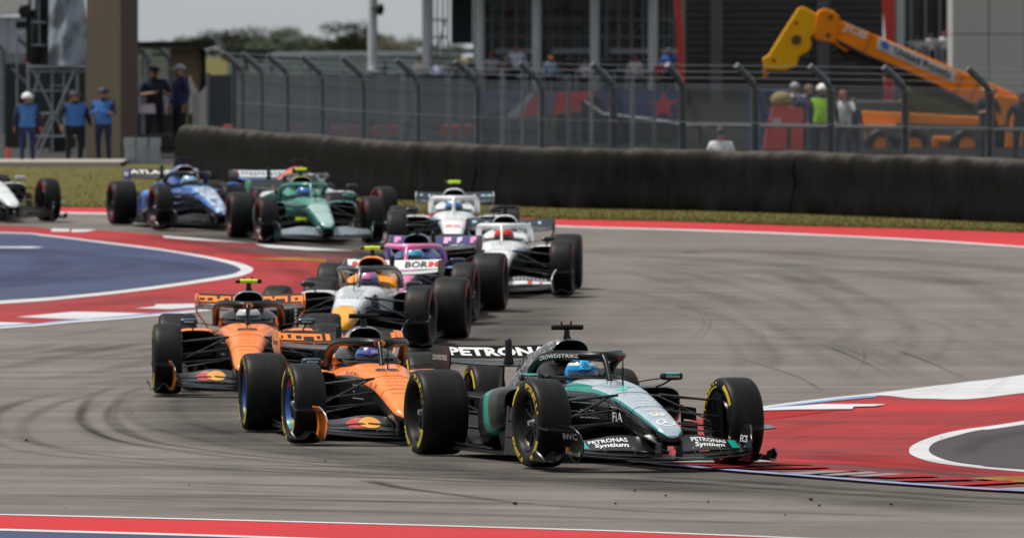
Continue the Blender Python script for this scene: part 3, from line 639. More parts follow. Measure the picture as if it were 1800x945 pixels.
# --- brake drums, uprights, suspension
def arm(a, b, r=.013, s=1):
    a = (a[0], s * a[1], a[2]); b = (b[0], s * b[1], b[2]); mb = MB(); mb.tube([a, b], [r * 1.25, r], 10, flat=.6); return mb
for s in (1, -1):
    mb = MB().lathe([(.02, .70 * s), (.17, .70 * s), (.195, .74 * s), (.195, .80 * s)], 32, c=(0, 0, .356)); mb.slab([[(.20, s * .665, .14), (.16, s * .66, .56)], [(.05, s * .66, .12), (.02, s * .655, .60)], [(-.12, s * .665, .16), (-.12, s * .66, .55)]], .01); part('brake_drum', mb, 'carbon')
    for nm, a, b, r in (('upper_wishbone', (.03, .175, .575), (0, .66, .525), .016), ('upper_wishbone', (-.45, .22, .56), (-.02, .66, .525), .014), ('lower_wishbone', (.08, .15, .36), (0, .66, .315), .014), ('lower_wishbone', (-.5, .2, .32), (0, .66, .27), .014), ('push_rod', (-.12, .19, .565), (-.02, .62, .36), .013), ('track_rod', (.02, .16, .46), (.10, .66, .40), .011)):
        part(nm, arm(a, b, r, s), 'arm')
    mb = MB().tube([(-.12, s * .19, .455), (-.10, s * .33, .455)], .024, 10); part('inboard_fairing', mb, 'arm')
    mb = MB().lathe([(.02, .62 * s), (.17, .62 * s), (.2, .66 * s), (.2, .72 * s)], 32, c=(-WB, 0, .356)); part('brake_drum', mb, 'carbon')
    for nm, a, b, r in (('upper_wishbone', (-3.15, .14, .44), (-3.38, .62, .50), .014), ('upper_wishbone', (-3.55, .13, .42), (-3.42, .62, .50), .014), ('lower_wishbone', (-3.05, .17, .2), (-3.4, .62, .24), .015), ('lower_wishbone', (-3.6, .12, .2), (-3.4, .62, .24), .015), ('pull_rod', (-3.2, .16, .22), (-3.38, .6, .47), .012), ('drive_shaft', (-3.4, .12, .34), (-3.4, .64, .356), .02), ('toe_link', (-3.65, .1, .3), (-3.5, .62, .36), .011)):
        part(nm, arm(a, b, r, s), 'rarm')
    # mirrors
    mb = body([(-1.02, .07, .718, .675, s * .60), (-1.035, .088, .728, .665, s * .60), (-1.10, .088, .728, .665, s * .60), (-1.12, .08, .722, .67, s * .60)], 4.5, 28, 8); i = part('mirror', mb, 'mirror', smooth=40)
    part('mirror_stay', MB().tube([(-1.08, s * .52, .68), (-1.06, s * .42, .67), (-1.05, s * .29, .65)], .009, 8, flat=.6), 'carbon', i)
    part('mirror_strut', MB().tube([(-1.08, s * .60, .67), (-1.2, s * .57, .63), (-1.42, s * .56, .60)], .008, 8), 'carbon', i)
# --- rear wing
def rw_main(y):
    q = abs(y) / .55; return (-3.66, .73 + .035 * q ** 2, .30, 7, .05)
def rw_flap(y):
    q = abs(y) / .55; return (-3.915, .787 + .012 * q ** 2, .19, 32, .035)
I_RW = part('rear_wing', wing(np.linspace(-.555, .555, 25), rw_main), 'rwmain', smooth=40)
I_RF = part('rear_flap', wing(np.linspace(-.55, .55, 25), rw_flap), 'rwflap', I_RW, smooth=40)
I_RE = {}
for s in (1, -1):
    zz = [.898, .84, .765, .70, .63, .54, .47]; yy = [.565, .568, .568, .555, .50, .44, .42]; xf = [-3.70, -3.62, -3.62, -3.70, -3.80, -3.84, -3.84]; xr = [-4.16, -4.19, -4.2, -4.17, -4.1, -4.02, -3.98]
    mb = MB(); mb.slab([[(xf[i] + (xr[i] - xf[i]) * t, s * yy[i], zz[i]) for t in np.linspace(0, 1, 5)] for i in range(7)], .013); I_RE[s] = part('rear_endplate', mb, 'rwend', I_RW, smooth=40)
    part('wing_pylon', MB().slab([[(-3.72, s * .075, .73), (-3.80, s * .07, .36)], [(-3.82, s * .075, .73), (-3.92, s * .07, .36)]], .016), 'carbon', I_RW)
part('flap_actuator', MB().tube([(-3.84, 0, .75), (-3.84, 0, .83), (-3.85, 0, .925), (-3.86, 0, .935)], [.045, .03, .032, .028], 14, upv=(1, 0, 0)), 'carbon', I_RW, smooth=50)
part('beam_wing', wing(np.linspace(-.42, .42, 9), lambda y: (-3.75, .45, .18, 20, .05)), 'carbon', I_RW)
part('rain_light', MB().box((-4.17, 0, .30), (.03, .08, .12)), 'light')
for x in (-.16, .33):
    w_, zt, zb = [float(cubic(nx, [r[k] for r in NT], [x])[0]) for k in (1, 2, 3)]; r_, _ = sring(x, w_ + .0005, zt + .0005, zb - .0005, 3.2, 48); part('panel_gap', MB().tube(r_[-20:] + r_[:21], .0028, 5, caps=False), 'carbon', I_NOSE)
# --- aerials on the nose
part('pitot_tube', MB().tube([(-.42, 0, .63), (-.42, 0, .79)], .006, 6).tube([(-.42, 0, .70), (-.38, 0, .70), (-.36, 0, .70)], .004, 6).tube([(-.42, 0, .79), (-.42, 0, .86)], .004, 6), 'carbon')
part('aerial', MB().tube([(-.55, .03, .64), (-.55, .03, .90)], .0022, 5), 'carbon')

# ------------------------------------------------------------------ car materials
CARB = mat('#08090a', .34, 0, .0, .25, 12, 'carbon_black', 0., .3); ARM = mat('#0f1113', .18, .1, .3, .2, 20, 'gloss_carbon_arm', 0., .4); VOID = mat('#060606', .9, name='intake_void'); NUT = mat('#b4b6b8', .3, .9, name='nut_metal'); RIMM = mat('#121212', .4, .3, 0, .2, 8, 'rim_black')
LIGHT = mat('#5a0a0a', .3, name='rain_light_red')
def m_tyre():
    m, n, b = newmat('tyre_rubber'); c = ramp(n, noise(n, 7, 7, .75, sc=(.6, 2.2, .6)), [(.3, (.0035, .0035, .0037)), (.55, (.008, .0079, .0079)), (.75, (.022, .0212, .0205))])
    n.links.new(c, b.inputs['Base Color']); b.inputs['Roughness'].default_value = .5; b.inputs['Specular IOR Level'].default_value = .2
    bp = nd(n, 'ShaderNodeBump', Strength=.25, Distance=.003); n.links.new(noise(n, 60, 4), bp.inputs['Height']); n.links.new(bp.outputs[0], b.inputs['Normal']); return m
TYRE = m_tyre()
TWHITE = mat('#e6e6e6', .4, name='print_white'); TBLACK = mat('#101010', .45, name='print_black'); SILV = mat('#a8b0b6', .28, .6, .5, .08, 8, 'print_silver')
BASE = dict(carbon='CARB', halo='CARB', headrest='CARB', void='VOID', lip='CARB', tcam='CARB', rim='RIMM', tyre='TYRE', nut='NUT', arm='ARM', rarm='ARM', mirror='CARB', rwmain='CARB', rwflap='CARB', rwend='CARB', fwing='CARB', fflap='CARB', endplate='CARB', edge='ARM', edge2='ARM', metal='NUT', light='LIGHT', cover='RIMM')
BASE = {k: globals()[v] for k, v in BASE.items()}
YB = mat('#c8ae1c', .6, 0, 0, .3, 30, 'yellow_sidewall_print'); RB_ = mat('#a8303c', .6, 0, 0, .3, 30, 'red_sidewall_print')

# ------------------------------------------------------------------ driver: one body mesh, seated, with helmet
def skin_mesh(J, E, name, sub=1):
    names = list(J); me = bpy.data.meshes.new('tmp'); me.from_pydata([J[k][0] for k in names], [(names.index(a), names.index(b)) for a, b in E], [])
    o = bpy.data.objects.new('tmp', me); COL.objects.link(o); o.modifiers.new('s', 'SKIN'); o.modifiers.new('u', 'SUBSURF').levels = sub
    for i, k in enumerate(names):
        r = J[k][1]; me.skin_vertices[0].data[i].radius = r if isinstance(r, tuple) else (r, r)
    me.skin_vertices[0].data[0].use_root = True
    dg = bpy.context.evaluated_depsgraph_get(); dg.update(); out = bpy.data.meshes.new_from_object(o.evaluated_get(dg)); out.name = name
    bpy.data.objects.remove(o); bpy.data.meshes.remove(me); out.polygons.foreach_set('use_smooth', [True] * len(out.polygons)); return out
def hand(J, E, root, w_, d, side, r=.009):
    """palm and five fingers beyond the wrist w_, pointing along d"""
    w_, d, side = Vector(w_), Vector(d).normalized(), Vector(side).normalized()
    J[root + 'p'] = (w_ + d * .06, (.036, .018)); E.append((root, root + 'p'))
    for i, (o_, L) in enumerate(((-.030, .060), (-.010, .072), (.010, .068), (.030, .052))):
        a, b = root + 'f%d' % i, root + 'g%d' % i
        J[a] = (w_ + d * .10 + side * o_, .010); J[b] = (w_ + d * (.10 + L) + side * o_ * 1.1 + Vector((0, 0, -.012)), .008); E += [(root + 'p', a), (a, b)]
    J[root + 't'] = (w_ + d * .075 - side * .055, .010); E.append((root + 'p', root + 't'))
J = {'pel': ((-1.62, 0, .22), .13), 'sp': ((-1.74, 0, .36), .14), 'ch': ((-1.78, 0, .50), (.17, .12)), 'nk': ((-1.73, 0, .58), .065), 'hd': ((-1.68, 0, .66), .08), 'ht': ((-1.67, 0, .72), .07)}
E = [('pel', 'sp'), ('sp', 'ch'), ('ch', 'nk'), ('nk', 'hd'), ('hd', 'ht')]
for s, k in ((1, 'l'), (-1, 'r')):
    J[k + 'sh'] = ((-1.76, s * .17, .55), .075); J[k + 'el'] = ((-1.50, s * .24, .42), .05); J[k + 'wr'] = ((-1.27, s * .15, .50), .034); E += [('ch', k + 'sh'), (k + 'sh', k + 'el'), (k + 'el', k + 'wr')]
    hand(J, E, k + 'wr', J[k + 'wr'][0], (.8, -s * .4, .25), (0, .3, 1)); J[k + 'kn'] = ((-1.15, s * .12, .42), .07); J[k + 'an'] = ((-.65, s * .09, .34), .045); J[k + 'to'] = ((-.52, s * .09, .42), .035); E += [('pel', k + 'kn'), (k + 'kn', k + 'an'), (k + 'an', k + 'to')]
DRIVER = skin_mesh(J, E, 'driver_body'); DRIVER.materials.append(None)
STEERW = fixn(MB().tube([(-1.24, .14 * math.cos(a), .52 + .09 * math.sin(a)) for a in np.linspace(0, 2 * math.pi, 25)], .016, 8).mesh('steering_wheel', 1)); PR.append(dict(name='steering_wheel', me=STEERW, keys=['carbon'], parent=None, loc=None, rz=0, steer=False))
def ell(c, r, nu=28, nv=18, u0=0, u1=2 * math.pi, v0=-math.pi / 2, v1=math.pi / 2, chin=0.):
    mb = MB(); vs = []; uv = []
    for i in range(nv + 1):
        v = v0 + (v1 - v0) * i / nv
        for j in range(nu + 1):
            u = u0 + (u1 - u0) * j / nu; x, y, z = math.cos(v) * math.cos(u), math.cos(v) * math.sin(u), math.sin(v)
            if chin and z < 0: x = x * 1.0 + chin * max(0, x) * min(1, -z * 1.5); z *= .95
            vs.append((c[0] + r[0] * x, c[1] + r[1] * y, c[2] + r[2] * z)); uv.append((j / nu, i / nv))
    n = nu + 1
    return mb.add(vs, [(i * n + j, i * n + j + 1, (i + 1) * n + j + 1, (i + 1) * n + j) for i in range(nv) for j in range(nu)], 0, uv)
HC_ = (-1.655, 0, .70)
HELM = fixn(ell(HC_, (.150, .134, .143), chin=.12).mesh('helmet', 1, 60)); VISOR = fixn(ell(HC_, (.1565, .1385, .146), 20, 6, -1.15, 1.15, -.22, .26, .05).mesh('visor', 1, 60)); HTOP = fixn(ell(HC_, (.1545, .1375, .1465), 16, 6, -.42, .42, .32, .95).mesh('brow_panel', 1, 60))

def make_car(label, drv_label, front_px, yaw, L, band, helmet, steer=0., suit='#20242c', d_off=0.):
    """front_px: photo point on the ground below the middle of the front axle; yaw: degrees the nose points to the right of the camera"""
    p = G(*front_px); fwd = Vector((math.sin(R(yaw)), -math.cos(R(yaw)), 0)); q = p - fwd * WB
    pitch = -math.atan2(gz(p.y) - gz(q.y), WB)
    Mx = Matrix.Translation((p.x, p.y, gz(p.y) + .014)) @ Matrix.Rotation(R(yaw - 90), 4, 'Z') @ Matrix.Rotation(pitch, 4, 'Y')
    root = thing('racing_car', label, 'racing car', group='racing cars strung out through the corner'); root.matrix_world = Mx
    LV = dict(BASE); LV.update(band=band); LV.update(L); out = []
    for e in PR:
        o = bpy.data.objects.new(e['name'], e['me']); COL.objects.link(o); o.parent = out[e['parent']] if e['parent'] is not None else root
        if e['loc']: o.location = e['loc']
        o.rotation_euler = (0, 0, e['rz'] + (R(steer) if e['steer'] else 0))
        for i, k in enumerate(e['keys']):
            o.material_slots[i].link = 'OBJECT'; o.material_slots[i].material = LV[k]
        out.append(o)
    dr = bpy.data.objects.new('person', DRIVER); COL.objects.link(dr); dr.matrix_world = Mx; dr['label'] = drv_label; dr['category'] = 'person'; dr['group'] = 'drivers in the racing cars'
    dr.material_slots[0].link = 'OBJECT'; dr.material_slots[0].material = mat(suit, .8)
    hm = bpy.data.objects.new('helmet', HELM); vz = bpy.data.objects.new('visor', VISOR); ht = bpy.data.objects.new('brow_panel', HTOP)
    for o, pa, m_ in ((hm, dr, helmet[0]), (vz, hm, helmet[1]), (ht, hm, helmet[2])):
        COL.objects.link(o); o.parent = pa; o.material_slots[0].link = 'OBJECT'; o.material_slots[0].material = m_
    return out

BK = '#060708'; TEAL = '#00978a'; ORG = '#ff852a'
def helm(name, base, bands, brow, visor='#0a1020', fleck=None):
    return (livery(name, bands, fleck=fleck, rough=.25), mat(visor, .12, 0, .8, .1, 9), mat(brow, .25, 0, .8))
def nose_fn(xc, L, W, yc=0.):
    def fn(a, b):
        x = xc - b * L; y = yc + a * W; return Vector((x, y, nose_top(x, y) + .0035))
    return fn
def ep_pt(s, x, z, off):
    xf = float(np.interp(z, [.055, .10, .16, .22, .28, .325], [.76, .82, .86, .85, .80, .72])); yy = float(np.interp(z, [.055, .10, .16, .22, .28, .325], [.725, .712, .70, .70, .712, .735])); t = (xf - x) / (xf - .4)
    return Vector((x, s * (yy + .03 * t) + off, z))
def flap_fn(s, yc, wd, kc, kh): return lambda a, b: on_wing(fw_flap, s * yc + a * wd, min(.98, max(.02, kc + b * kh)))
def rw_fn(yc, wd, kc=.5, kh=.7): return lambda a, b: on_wing(rw_flap, yc + a * wd, min(.98, max(.02, kc + b * kh)), off=.004)
def rm_fn(yc, wd, kc=.5, kh=.7): return lambda a, b: on_wing(rw_main, yc + a * wd, min(.98, max(.02, kc + b * kh)), off=.004)
def mir_fn(s, wd=.115, ht=.020): return frame((-1.0185, s * .60, .696), (0, 1, 0), (0, 0, 1), wd, ht)
def rend_fn(s, wd=.4, ht=.05, z=.80): return frame((-3.92, s * (.568 + .009), z), (-s, 0, 0), (0, 0, 1), wd, ht)
def halo_fn(ic, span, ht):
    def fn(a, b):
        q = ic - a * span; i = int(q); t = q - i; p = Vector(hq[i]).lerp(Vector(hq[i + 1]), t); o_ = Vector((.55, -1 if q > 24 else 1, 0)).normalized()
        return p + o_ * .040 + Vector((0, 0, b * ht))
    return fn
def ring_star(fn, parent, m):
    k = 28; mb = MB(); vs = []
    for i in range(k):
        g = 2 * math.pi * i / k
        for r in (.5, .42): vs.append(fn(r * math.cos(g), r * math.sin(g)))
    mb.add(vs, [(2 * i, 2 * i + 1, (2 * i + 3) % (2 * k), (2 * i + 2) % (2 * k)) for i in range(k)])
    for q in (90, 210, 330):
        a, b = R(q), R(q + 60); c = R(q - 60)
        mb.add([fn(.44 * math.cos(a), .44 * math.sin(a)), fn(.09 * math.cos(b), .09 * math.sin(b)), fn(0, 0), fn(.09 * math.cos(c), .09 * math.sin(c))], [(0, 1, 2, 3)])
    return mb.build('emblem', m, parent, smooth=0, kind='stuff')
def blocks(fn, rects, parent, m, name='block_pattern'):
    mb = MB()
    for (a0, a1, b0, b1) in rects:
        k = 6; mb.add([fn(a0 + (a1 - a0) * i / k, b) for i in range(k + 1) for b in (b0, b1)], [(2 * i, 2 * i + 1, 2 * i + 3, 2 * i + 2) for i in range(k)])
    return mb.build(name, m, parent, smooth=0, kind='stuff' if len(rects) > 1 else None)
def smallprint(fn, n_, parent, m, seed=1, name='small_print'):
    rr = random.Random(seed); rc = []
    for i in range(n_):
        b = .45 - .9 * i / max(1, n_ - 1); x = -.4 + rr.random() * .1
        while x < .38: w_ = rr.uniform(.04, .14); rc.append((x, min(.42, x + w_), b - .018, b + .018)); x += w_ + .04
    return blocks(fn, rc, parent, m, name)
SILVER_P = mat('#9fb2bd', .3, .2, .5)

# ---- 1: leading black, silver and teal car
L1 = dict(nose=livery('lead_nose_paint_and_sheen', [(0, '#bccad6'), (.235, '#d4dee4'), (.255, TEAL), (.325, BK)], [(0, '#d6dfe6'), (.2, TEAL), (.34, BK)], .56, metal=.3, rough=.22, coat=.5, c3=BK, split3=.705),  # paler silver towards the cockpit paints in the sky's reflection
          engine=livery('lead_engine_paint', [(0, '#17191b')], fleck=('#a9adab', .52, 24), rough=.3, coat=.2), sidepod=livery('lead_sidepod_paint', [(0, '#08090a'), (.20, '#3a4248'), (.22, TEAL), (.31, BK)], None, axis='u', slant=.12, coat=.2, spec=.3),
          lip=mat('#0a231e', .35, 0, .3), mirror=livery('lead_mirror_paint', [(0, '#3fa89c'), (.16, BK)]), rwend=livery('lead_rear_endplate', [(0, '#3a1216'), (.4, '#1c090b'), (.62, BK)], rough=.35, coat=0., spec=.2), rwflap=mat('#07090b', .4, 0, .0, .2, 9, None, 0., .2), rwmain=mat('#07090b', .3, 0, .2), fwing=mat('#08090a', .28, 0, .2), fflap=mat('#0c0e10', .3, .1, .3), rarm=mat('#50555a', .3, .5, .3))
H1 = (livery('blue_helmet', [(0, '#0a4f86'), (.25, '#129be0'), (.55, '#0f8fd8'), (.68, '#d8e4ea'), (.74, '#0b1a2c'), (.82, '#1aa0e4')], fleck=('#0c1e36', .60, 26), rough=.2), mat('#123f66', .12, 0, .8), mat('#27b4f0', .25, 0, .8))
c1 = make_car('black silver and teal racing car leading the field, front wheel on the kerb', 'driver in a bright blue helmet in the leading black and teal car', (1121, 822), 15.7, L1, YB, H1, 4.5, '#d8dcdf')
for s in (1, -1):
    fl = c1[I_FLAP[s]]
    lettering('PETRONAS', flap_fn(s, .42, .31, .74, .24), fl, TWHITE, .03); lettering('Syntium', flap_fn(s, .41, .27, .38, .40), fl, TWHITE, .03, shear=.25)
    blocks(flap_fn(s, .63, .07, .5, .8), [(-.5, .5, -.5, .5)], fl, mat(TEAL, .3, 0, .5), 'teal_tip')
    lettering('PETRONAS', mir_fn(s), c1[[i for i, e in enumerate(PR) if e['name'] == 'mirror'][0 if s > 0 else 1]], TWHITE)
lettering('PETRONAS', rw_fn(0, .97, .52, .70), c1[I_RF], TWHITE, .06); lettering('CROWDSTRIKE', rend_fn(-1, .46, .045), c1[I_RE[-1]], mat('#c9b8ba', .4))
lettering('IWC', lambda a, b: ep_pt(-1, .585 + a * .32, .262 + b * .052, -.008), c1[I_EP[-1]], TWHITE); lettering('ECS', lambda a, b: ep_pt(1, .60 + a * .26, .235 + b * .055, -.008), c1[I_EP[1]], TWHITE)
lettering('Microsoft', lambda a, b: ep_pt(-1, .69 + a * .24, .128 + b * .040, -.008), c1[I_EP[-1]], mat('#c8c8b0', .5), .01)
for (a, b, c) in ((0, 0, '#2f6fd0'), (0, 1, '#d04a2a'), (1, 0, '#e0a020'), (1, 1, '#5c9a2c')):
    blocks(lambda u_, v_, a=a, b=b: ep_pt(-1, .47 + (a + u_) * .05, .108 + (b + v_) * .034, -.008), [(0, .94, 0, .94)], c1[I_EP[-1]], mat(c, .5), 'colour_square')
nz = c1[I_NOSE]
ring_star(nose_fn(.80, .17, .15), nz, TWHITE); lettering('SAP', nose_fn(.58, .10, .13), nz, TWHITE, .03)
patch(nose_fn(.52, .06, .03), disc(0, 0, .5, .5), nz, mat('#d8b020', .4), 'yellow_dot')
smallprint(nose_fn(.22, .46, .20), 5, nz, TWHITE, 4); patch(nose_fn(-.33, .16, .22), [(-.5, -.5), (-.1, -.5), (.1, .1), (.5, .5), (0, .5), (-.25, .1)], nz, mat('#30c8b4', .3, 0, .5), 'teal_number')
def side_fn(xc, wd, zc, ht, s=-1):
    return lambda a, b: Vector((xc + a * wd, s * (float(cubic(nx, [r[1] for r in NT], [xc + a * wd])[0]) + .004), zc + b * ht))
lettering('FIA', side_fn(.05, .22, .40, .075), nz, TWHITE); lettering('G42', frame((-1.55, -.352, .645), (1, 0, 0), (0, 0, 1), .22, .05), nz, TWHITE); lettering('CROWDSTRIKE', halo_fn(34.5, 9, .030), c1[I_HALO], TWHITE)
smallprint(side_fn(-.75, .4, .5, .16), 3, nz, mat('#7c8896', .4), 9)
hx = [o for o in COL.objects if o.name.startswith('helmet')][0]
def helm_fn(v0, w_, h_, u0=0.):
    return lambda a, b: Vector((HC_[0] + .160 * math.cos(v0 + b * h_) * math.cos(u0 + a * w_), HC_[1] + .1425 * math.cos(v0 + b * h_) * math.sin(u0 + a * w_), HC_[2] + .1505 * math.sin(v0 + b * h_)))
ring_star(helm_fn(.62, .42, .42), hx, mat('#0c2440', .3)); lettering('PETRONAS', helm_fn(.275, .8, .10), hx, mat('#0c2440', .3))

# ---- 2 and 3: orange cars
def m_cover():
    m, n, b = newmat('colour_ring_cover'); tc = n.nodes.new('ShaderNodeTexCoord'); mp = n.nodes.new('ShaderNodeMapping'); mp.inputs['Rotation'].default_value = (math.pi / 2, 0, 0); n.links.new(tc.outputs['Object'], mp.inputs[0])
    g = n.nodes.new('ShaderNodeTexGradient'); g.gradient_type = 'RADIAL'; n.links.new(mp.outputs[0], g.inputs[0])
    c = ramp(n, g.outputs[0], [(0., lin('#2f5fb4')), (.26, lin('#2f5fb4')), (.29, lin('#c23a2a')), (.36, lin('#d0502a')), (.40, lin('#2f5fb4')), (.60, lin('#2f5fb4')), (.64, lin('#3c9a5a')), (.72, lin('#2f5fb4'))]); n.links.new(c, b.inputs['Base Color']); b.inputs['Roughness'].default_value = .3; return m
COVER = m_cover()
orange = dict(nose=livery('orange_nose_paint', [(0, ORG), (.44, '#0e1012')], [(0, ORG), (.36, '#0c0e10')], .5, coat=.4, rough=.4), engine=livery('orange_engine_paint', [(0, '#22303a'), (.30, '#5f7682'), (.36, ORG), (.6, BK)], fleck=('#a9c4cc', .60, 20)), sidepod=livery('orange_sidepod_paint', [(0, ORG), (.22, '#17191b'), (.75, BK)], slant=.1),
              headrest=livery('orange_headrest', [(0, '#101214'), (.34, ORG), (.56, BK)]), lip=mat('#8a9196', .25, .5, .5), mirror=livery('teal_mirror', [(0, '#1d5a6c'), (.3, '#173f4c')]), rwend=mat(ORG, .35, 0, .5), rwflap=mat(ORG, .35, 0, .5), rwmain=mat('#14161a', .3, 0, .5), endplate=livery('orange_endplate', [(0, ORG)]), fwing=mat('#0e1012', .3, 0, .4), fflap=mat('#2a2c30', .3, .2, .5), cover=COVER)
ORED = mat('#b8322e', .35, 0, .3); OYEL = mat('#d8983c', .35, 0, .3); DKORG = mat('#181512', .4)
def dress_orange(c, seed):
    nz = c[I_NOSE]
    for s in (1, -1):
        fl = c[I_FLAP[s]]; patch(flap_fn(s, .36, .30, .52, .92), disc(-.18, -.05, .32, .44), fl, ORED, 'red_disc'); patch(lambda a, b, s=s: on_wing(fw_flap, s * .36 + a * .30, min(.98, max(.02, .52 + b * .92)), off=.005), disc(.2, -.05, .32, .44), fl, OYEL, 'amber_disc')
        blocks(lambda a, b, s=s: on_wing(fw_flap, s * .40 + a * .58, .40 + b * .13, off=.008), [(-.5, .5, -.5, .5)], fl, CARB, 'flap_slot')
        lettering('allwyn', mir_fn(s, .10, .026), c[[i for i, e in enumerate(PR) if e['name'] == 'mirror'][0 if s > 0 else 1]], TWHITE, .03)
        for q, cc in ((.0, '#2f7fd0'), (1.57, '#3aa05a'), (3.14, '#e0902c'), (4.71, '#3f6fe0')):
            patch(frame((-1.775, s * .235, .66), (0, 1, 0), (0, 0, 1), .085, .085), [(0, 0), (.5 * math.cos(q - .6), .5 * math.sin(q - .6)), (.5 * math.cos(q), .5 * math.sin(q))], nz, mat(cc, .4), 'pinwheel_blade')
        mb = MB(); mb.slab([[(-1.78, s * .20, .61), (-1.78, s * .275, .61)], [(-1.785, s * .20, .705), (-1.785, s * .275, .705)]], .008); mb.build('headrest_pad', mat('#0e1013', .6), nz)
    rr = random.Random(seed); rc = []; x = -.49
    while x < .46:
        w_ = rr.choice((.02, .03, .03, .05, .09)); lo, hi = rr.choice(((-.5, 0), (0, .5), (-.25, .25), (-.5, .5), (-.3, .1))); rc.append((x, x + w_, lo, hi)); x += w_ + rr.choice((.015, .025, .04))
    blocks(rw_fn(0, 1.08, .56, .62), rc, c[I_RF], DKORG); blocks(rw_fn(0, 1.08, .12, .16), [(-.5, .5, -.5, .5)], c[I_RF], DKORG, 'black_edge'); blocks(rw_fn(0, 1.08, .91, .14), [(-.5, .5, -.5, .5)], c[I_RF], DKORG, 'black_edge')
    rc = [(-.5 + i * .05, -.475 + i * .05, -.5, .5) for i in range(20) if rr.random() < .6]; blocks(rm_fn(0, 1.06, .2, .12), rc, c[I_RW], mat(ORG, .35, 0, .5))
    patch(lambda a, b: Vector((-.963 - .02 * abs(a), a * .13, .865 + b * .055)), disc(-.16, 0, .26, .5), c[I_HALO], ORED, 'red_disc'); patch(lambda a, b: Vector((-.9605 - .02 * abs(a), a * .13, .865 + b * .055)), disc(.16, 0, .26, .5), c[I_HALO], OYEL, 'amber_disc')
    lettering('hroc', rend_fn(-1, .34, .06, .80), c[I_RE[-1]], TBLACK); lettering('RICHARD MILLE', side_fn(-.75, .42, .60, .035), nz, TBLACK, .01)
    smallprint(nose_fn(.05, .9, .24), 7, nz, mat('#e2702a', .5), seed + 3)
H2 = helm('purple_helmet', '', [(0, '#1a1838'), (.4, '#2c2766'), (.62, '#3a6fa8'), (.70, '#241c52')], '#4a3f9c', '#0a0a14', ('#8a90c4', .62, 30))
o2 = dict(orange); o2['edge'] = mat('#8c8f92', .25, .4, .4)
c2 = make_car('orange racing car with a black roll-hoop camera, right behind the leading car', 'driver in a dark purple helmet in the front orange car', (692, 781), 8.2, o2, YB, H2, 4.0, '#2a2c30'); dress_orange(c2, 3)
hx = [o for o in COL.objects if o.name.startswith('helmet')][-1]; lettering('DKS', helm_fn(.5, .5, .2, .25), hx, TWHITE)
H3 = helm('silver_helmet', '', [(0, '#5a2a30'), (.35, '#2a2c30'), (.6, '#c8ccd0'), (.85, '#9aa0a8')], '#aeb6c6', '#14161c', ('#7a3038', .60, 22))
YTC = mat('#c9f01c', .35, 0, .4)
o3 = dict(orange); o3['tcam'] = YTC; o3['lip'] = mat('#aab0b4', .25, .5, .5)
c3 = make_car('orange racing car with a yellow-green roll-hoop camera, leftmost of the two orange cars', 'driver in a silver helmet in the orange car with the yellow camera', (434, 694), .8, o3, YB, H3, 3.0, '#2a2c30'); dress_orange(c3, 11)

# ---- 4: white car with amber airbox
WHT = '#dfe3e6'; AMB = '#f59a12'
L4 = dict(nose=livery('white_amber_nose', [(0, '#f5a81c'), (.55, '#20263a')], [(0, WHT), (.34, WHT), (.52, '#1c2236')], .22), engine=livery('amber_engine', [(0, AMB), (.5, '#d8481c'), (.56, WHT)]), lip=mat('#f08c14', .35, 0, .5), headrest=livery('amber_headrest', [(0, AMB), (.5, WHT)]), halo=mat('#33373c', .35, .1, .4), sidepod=livery('white_sidepod', [(0, WHT), (.3, '#1d2540')]), mirror=mat('#2a2c30', .3, 0, .4), rwflap=mat('#e4e4e4', .35, 0, .5), rwmain=mat('#c8cacc', .35, 0, .4), tcam=YTC, endplate=mat('#1c2238', .3, 0, .4))
H4 = helm('pink_helmet', '', [(0, '#5a2a66'), (.4, '#c0508c'), (.6, '#8c84b4'), (.75, '#d86aa8')], '#e070ac', '#2a3a66', ('#b8b0c8', .6, 20))
c4 = make_car('white racing car with an amber airbox and yellow nose tip, behind the orange cars', 'driver in a pink helmet in the white car with the amber airbox', (614, 614.5), -6.6, L4, RB_, H4, -1, '#3a3f60')
lettering('BOR', rw_fn(.27, .27, .5, .7), c4[I_RF], TBLACK, .05)
for y in (-.42, .47): blocks(rw_fn(y, .13, .5, .6), [(-.5, -.1, -.5, .5), (-.1, .1, -.1, .2), (.1, .5, -.5, .5)], c4[I_RF], mat('#d22a34', .4), 'red_mark')
patch(nose_fn(.37, .06, .27), [(-.5, -.5), (.5, -.5), (.5, .5), (-.5, .5)], c4[I_NOSE], mat('#d8402a', .4), 'red_stripe'); smallprint(nose_fn(-.25, .5, .26), 4, c4[I_NOSE], mat('#4a5060', .5), 21)
patch(side_fn(-.45, .34, .50, .20, 1), disc(0, 0, .5, .5), c4[I_NOSE], mat('#26304e', .4), 'navy_patch')

# ---- 5: pink and blue car
PNK = '#f27cb8'; NVY = '#16284c'
L5 = dict(nose=livery('pink_blue_nose', [(0, PNK), (.33, NVY), (.6, '#0c1220')], [(0, PNK), (.22, '#2c7fae'), (.4, NVY)], .52), engine=livery('blue_pink_engine', [(0, '#14203c'), (.5, '#2a5c94')]), halo=mat(PNK, .35, 0, .5), sidepod=livery('blue_sidepod', [(0, '#2f78b0'), (.35, NVY)]), headrest=mat('#1c3c6c', .4, 0, .4), rwflap=mat('#2a2c66', .35, 0, .5), rwmain=mat('#12141c', .3, 0, .4), rwend=mat('#54222e', .35, 0, .4), mirror=mat('#1c2c50', .3, 0, .4), endplate=mat('#1c3060', .35, 0, .4))
H5 = helm('cyan_helmet', '', [(0, '#1b4a74'), (.5, '#2f9fd0'), (.75, '#d0e4ec')], '#37b2e0', '#121a28')
c5 = make_car('pink and navy racing car with a pink halo, beside the white and amber car', 'driver in a cyan helmet under the pink halo', (700, 567.5), -5.9, L5, RB_, H5, -1, '#2a5c94')
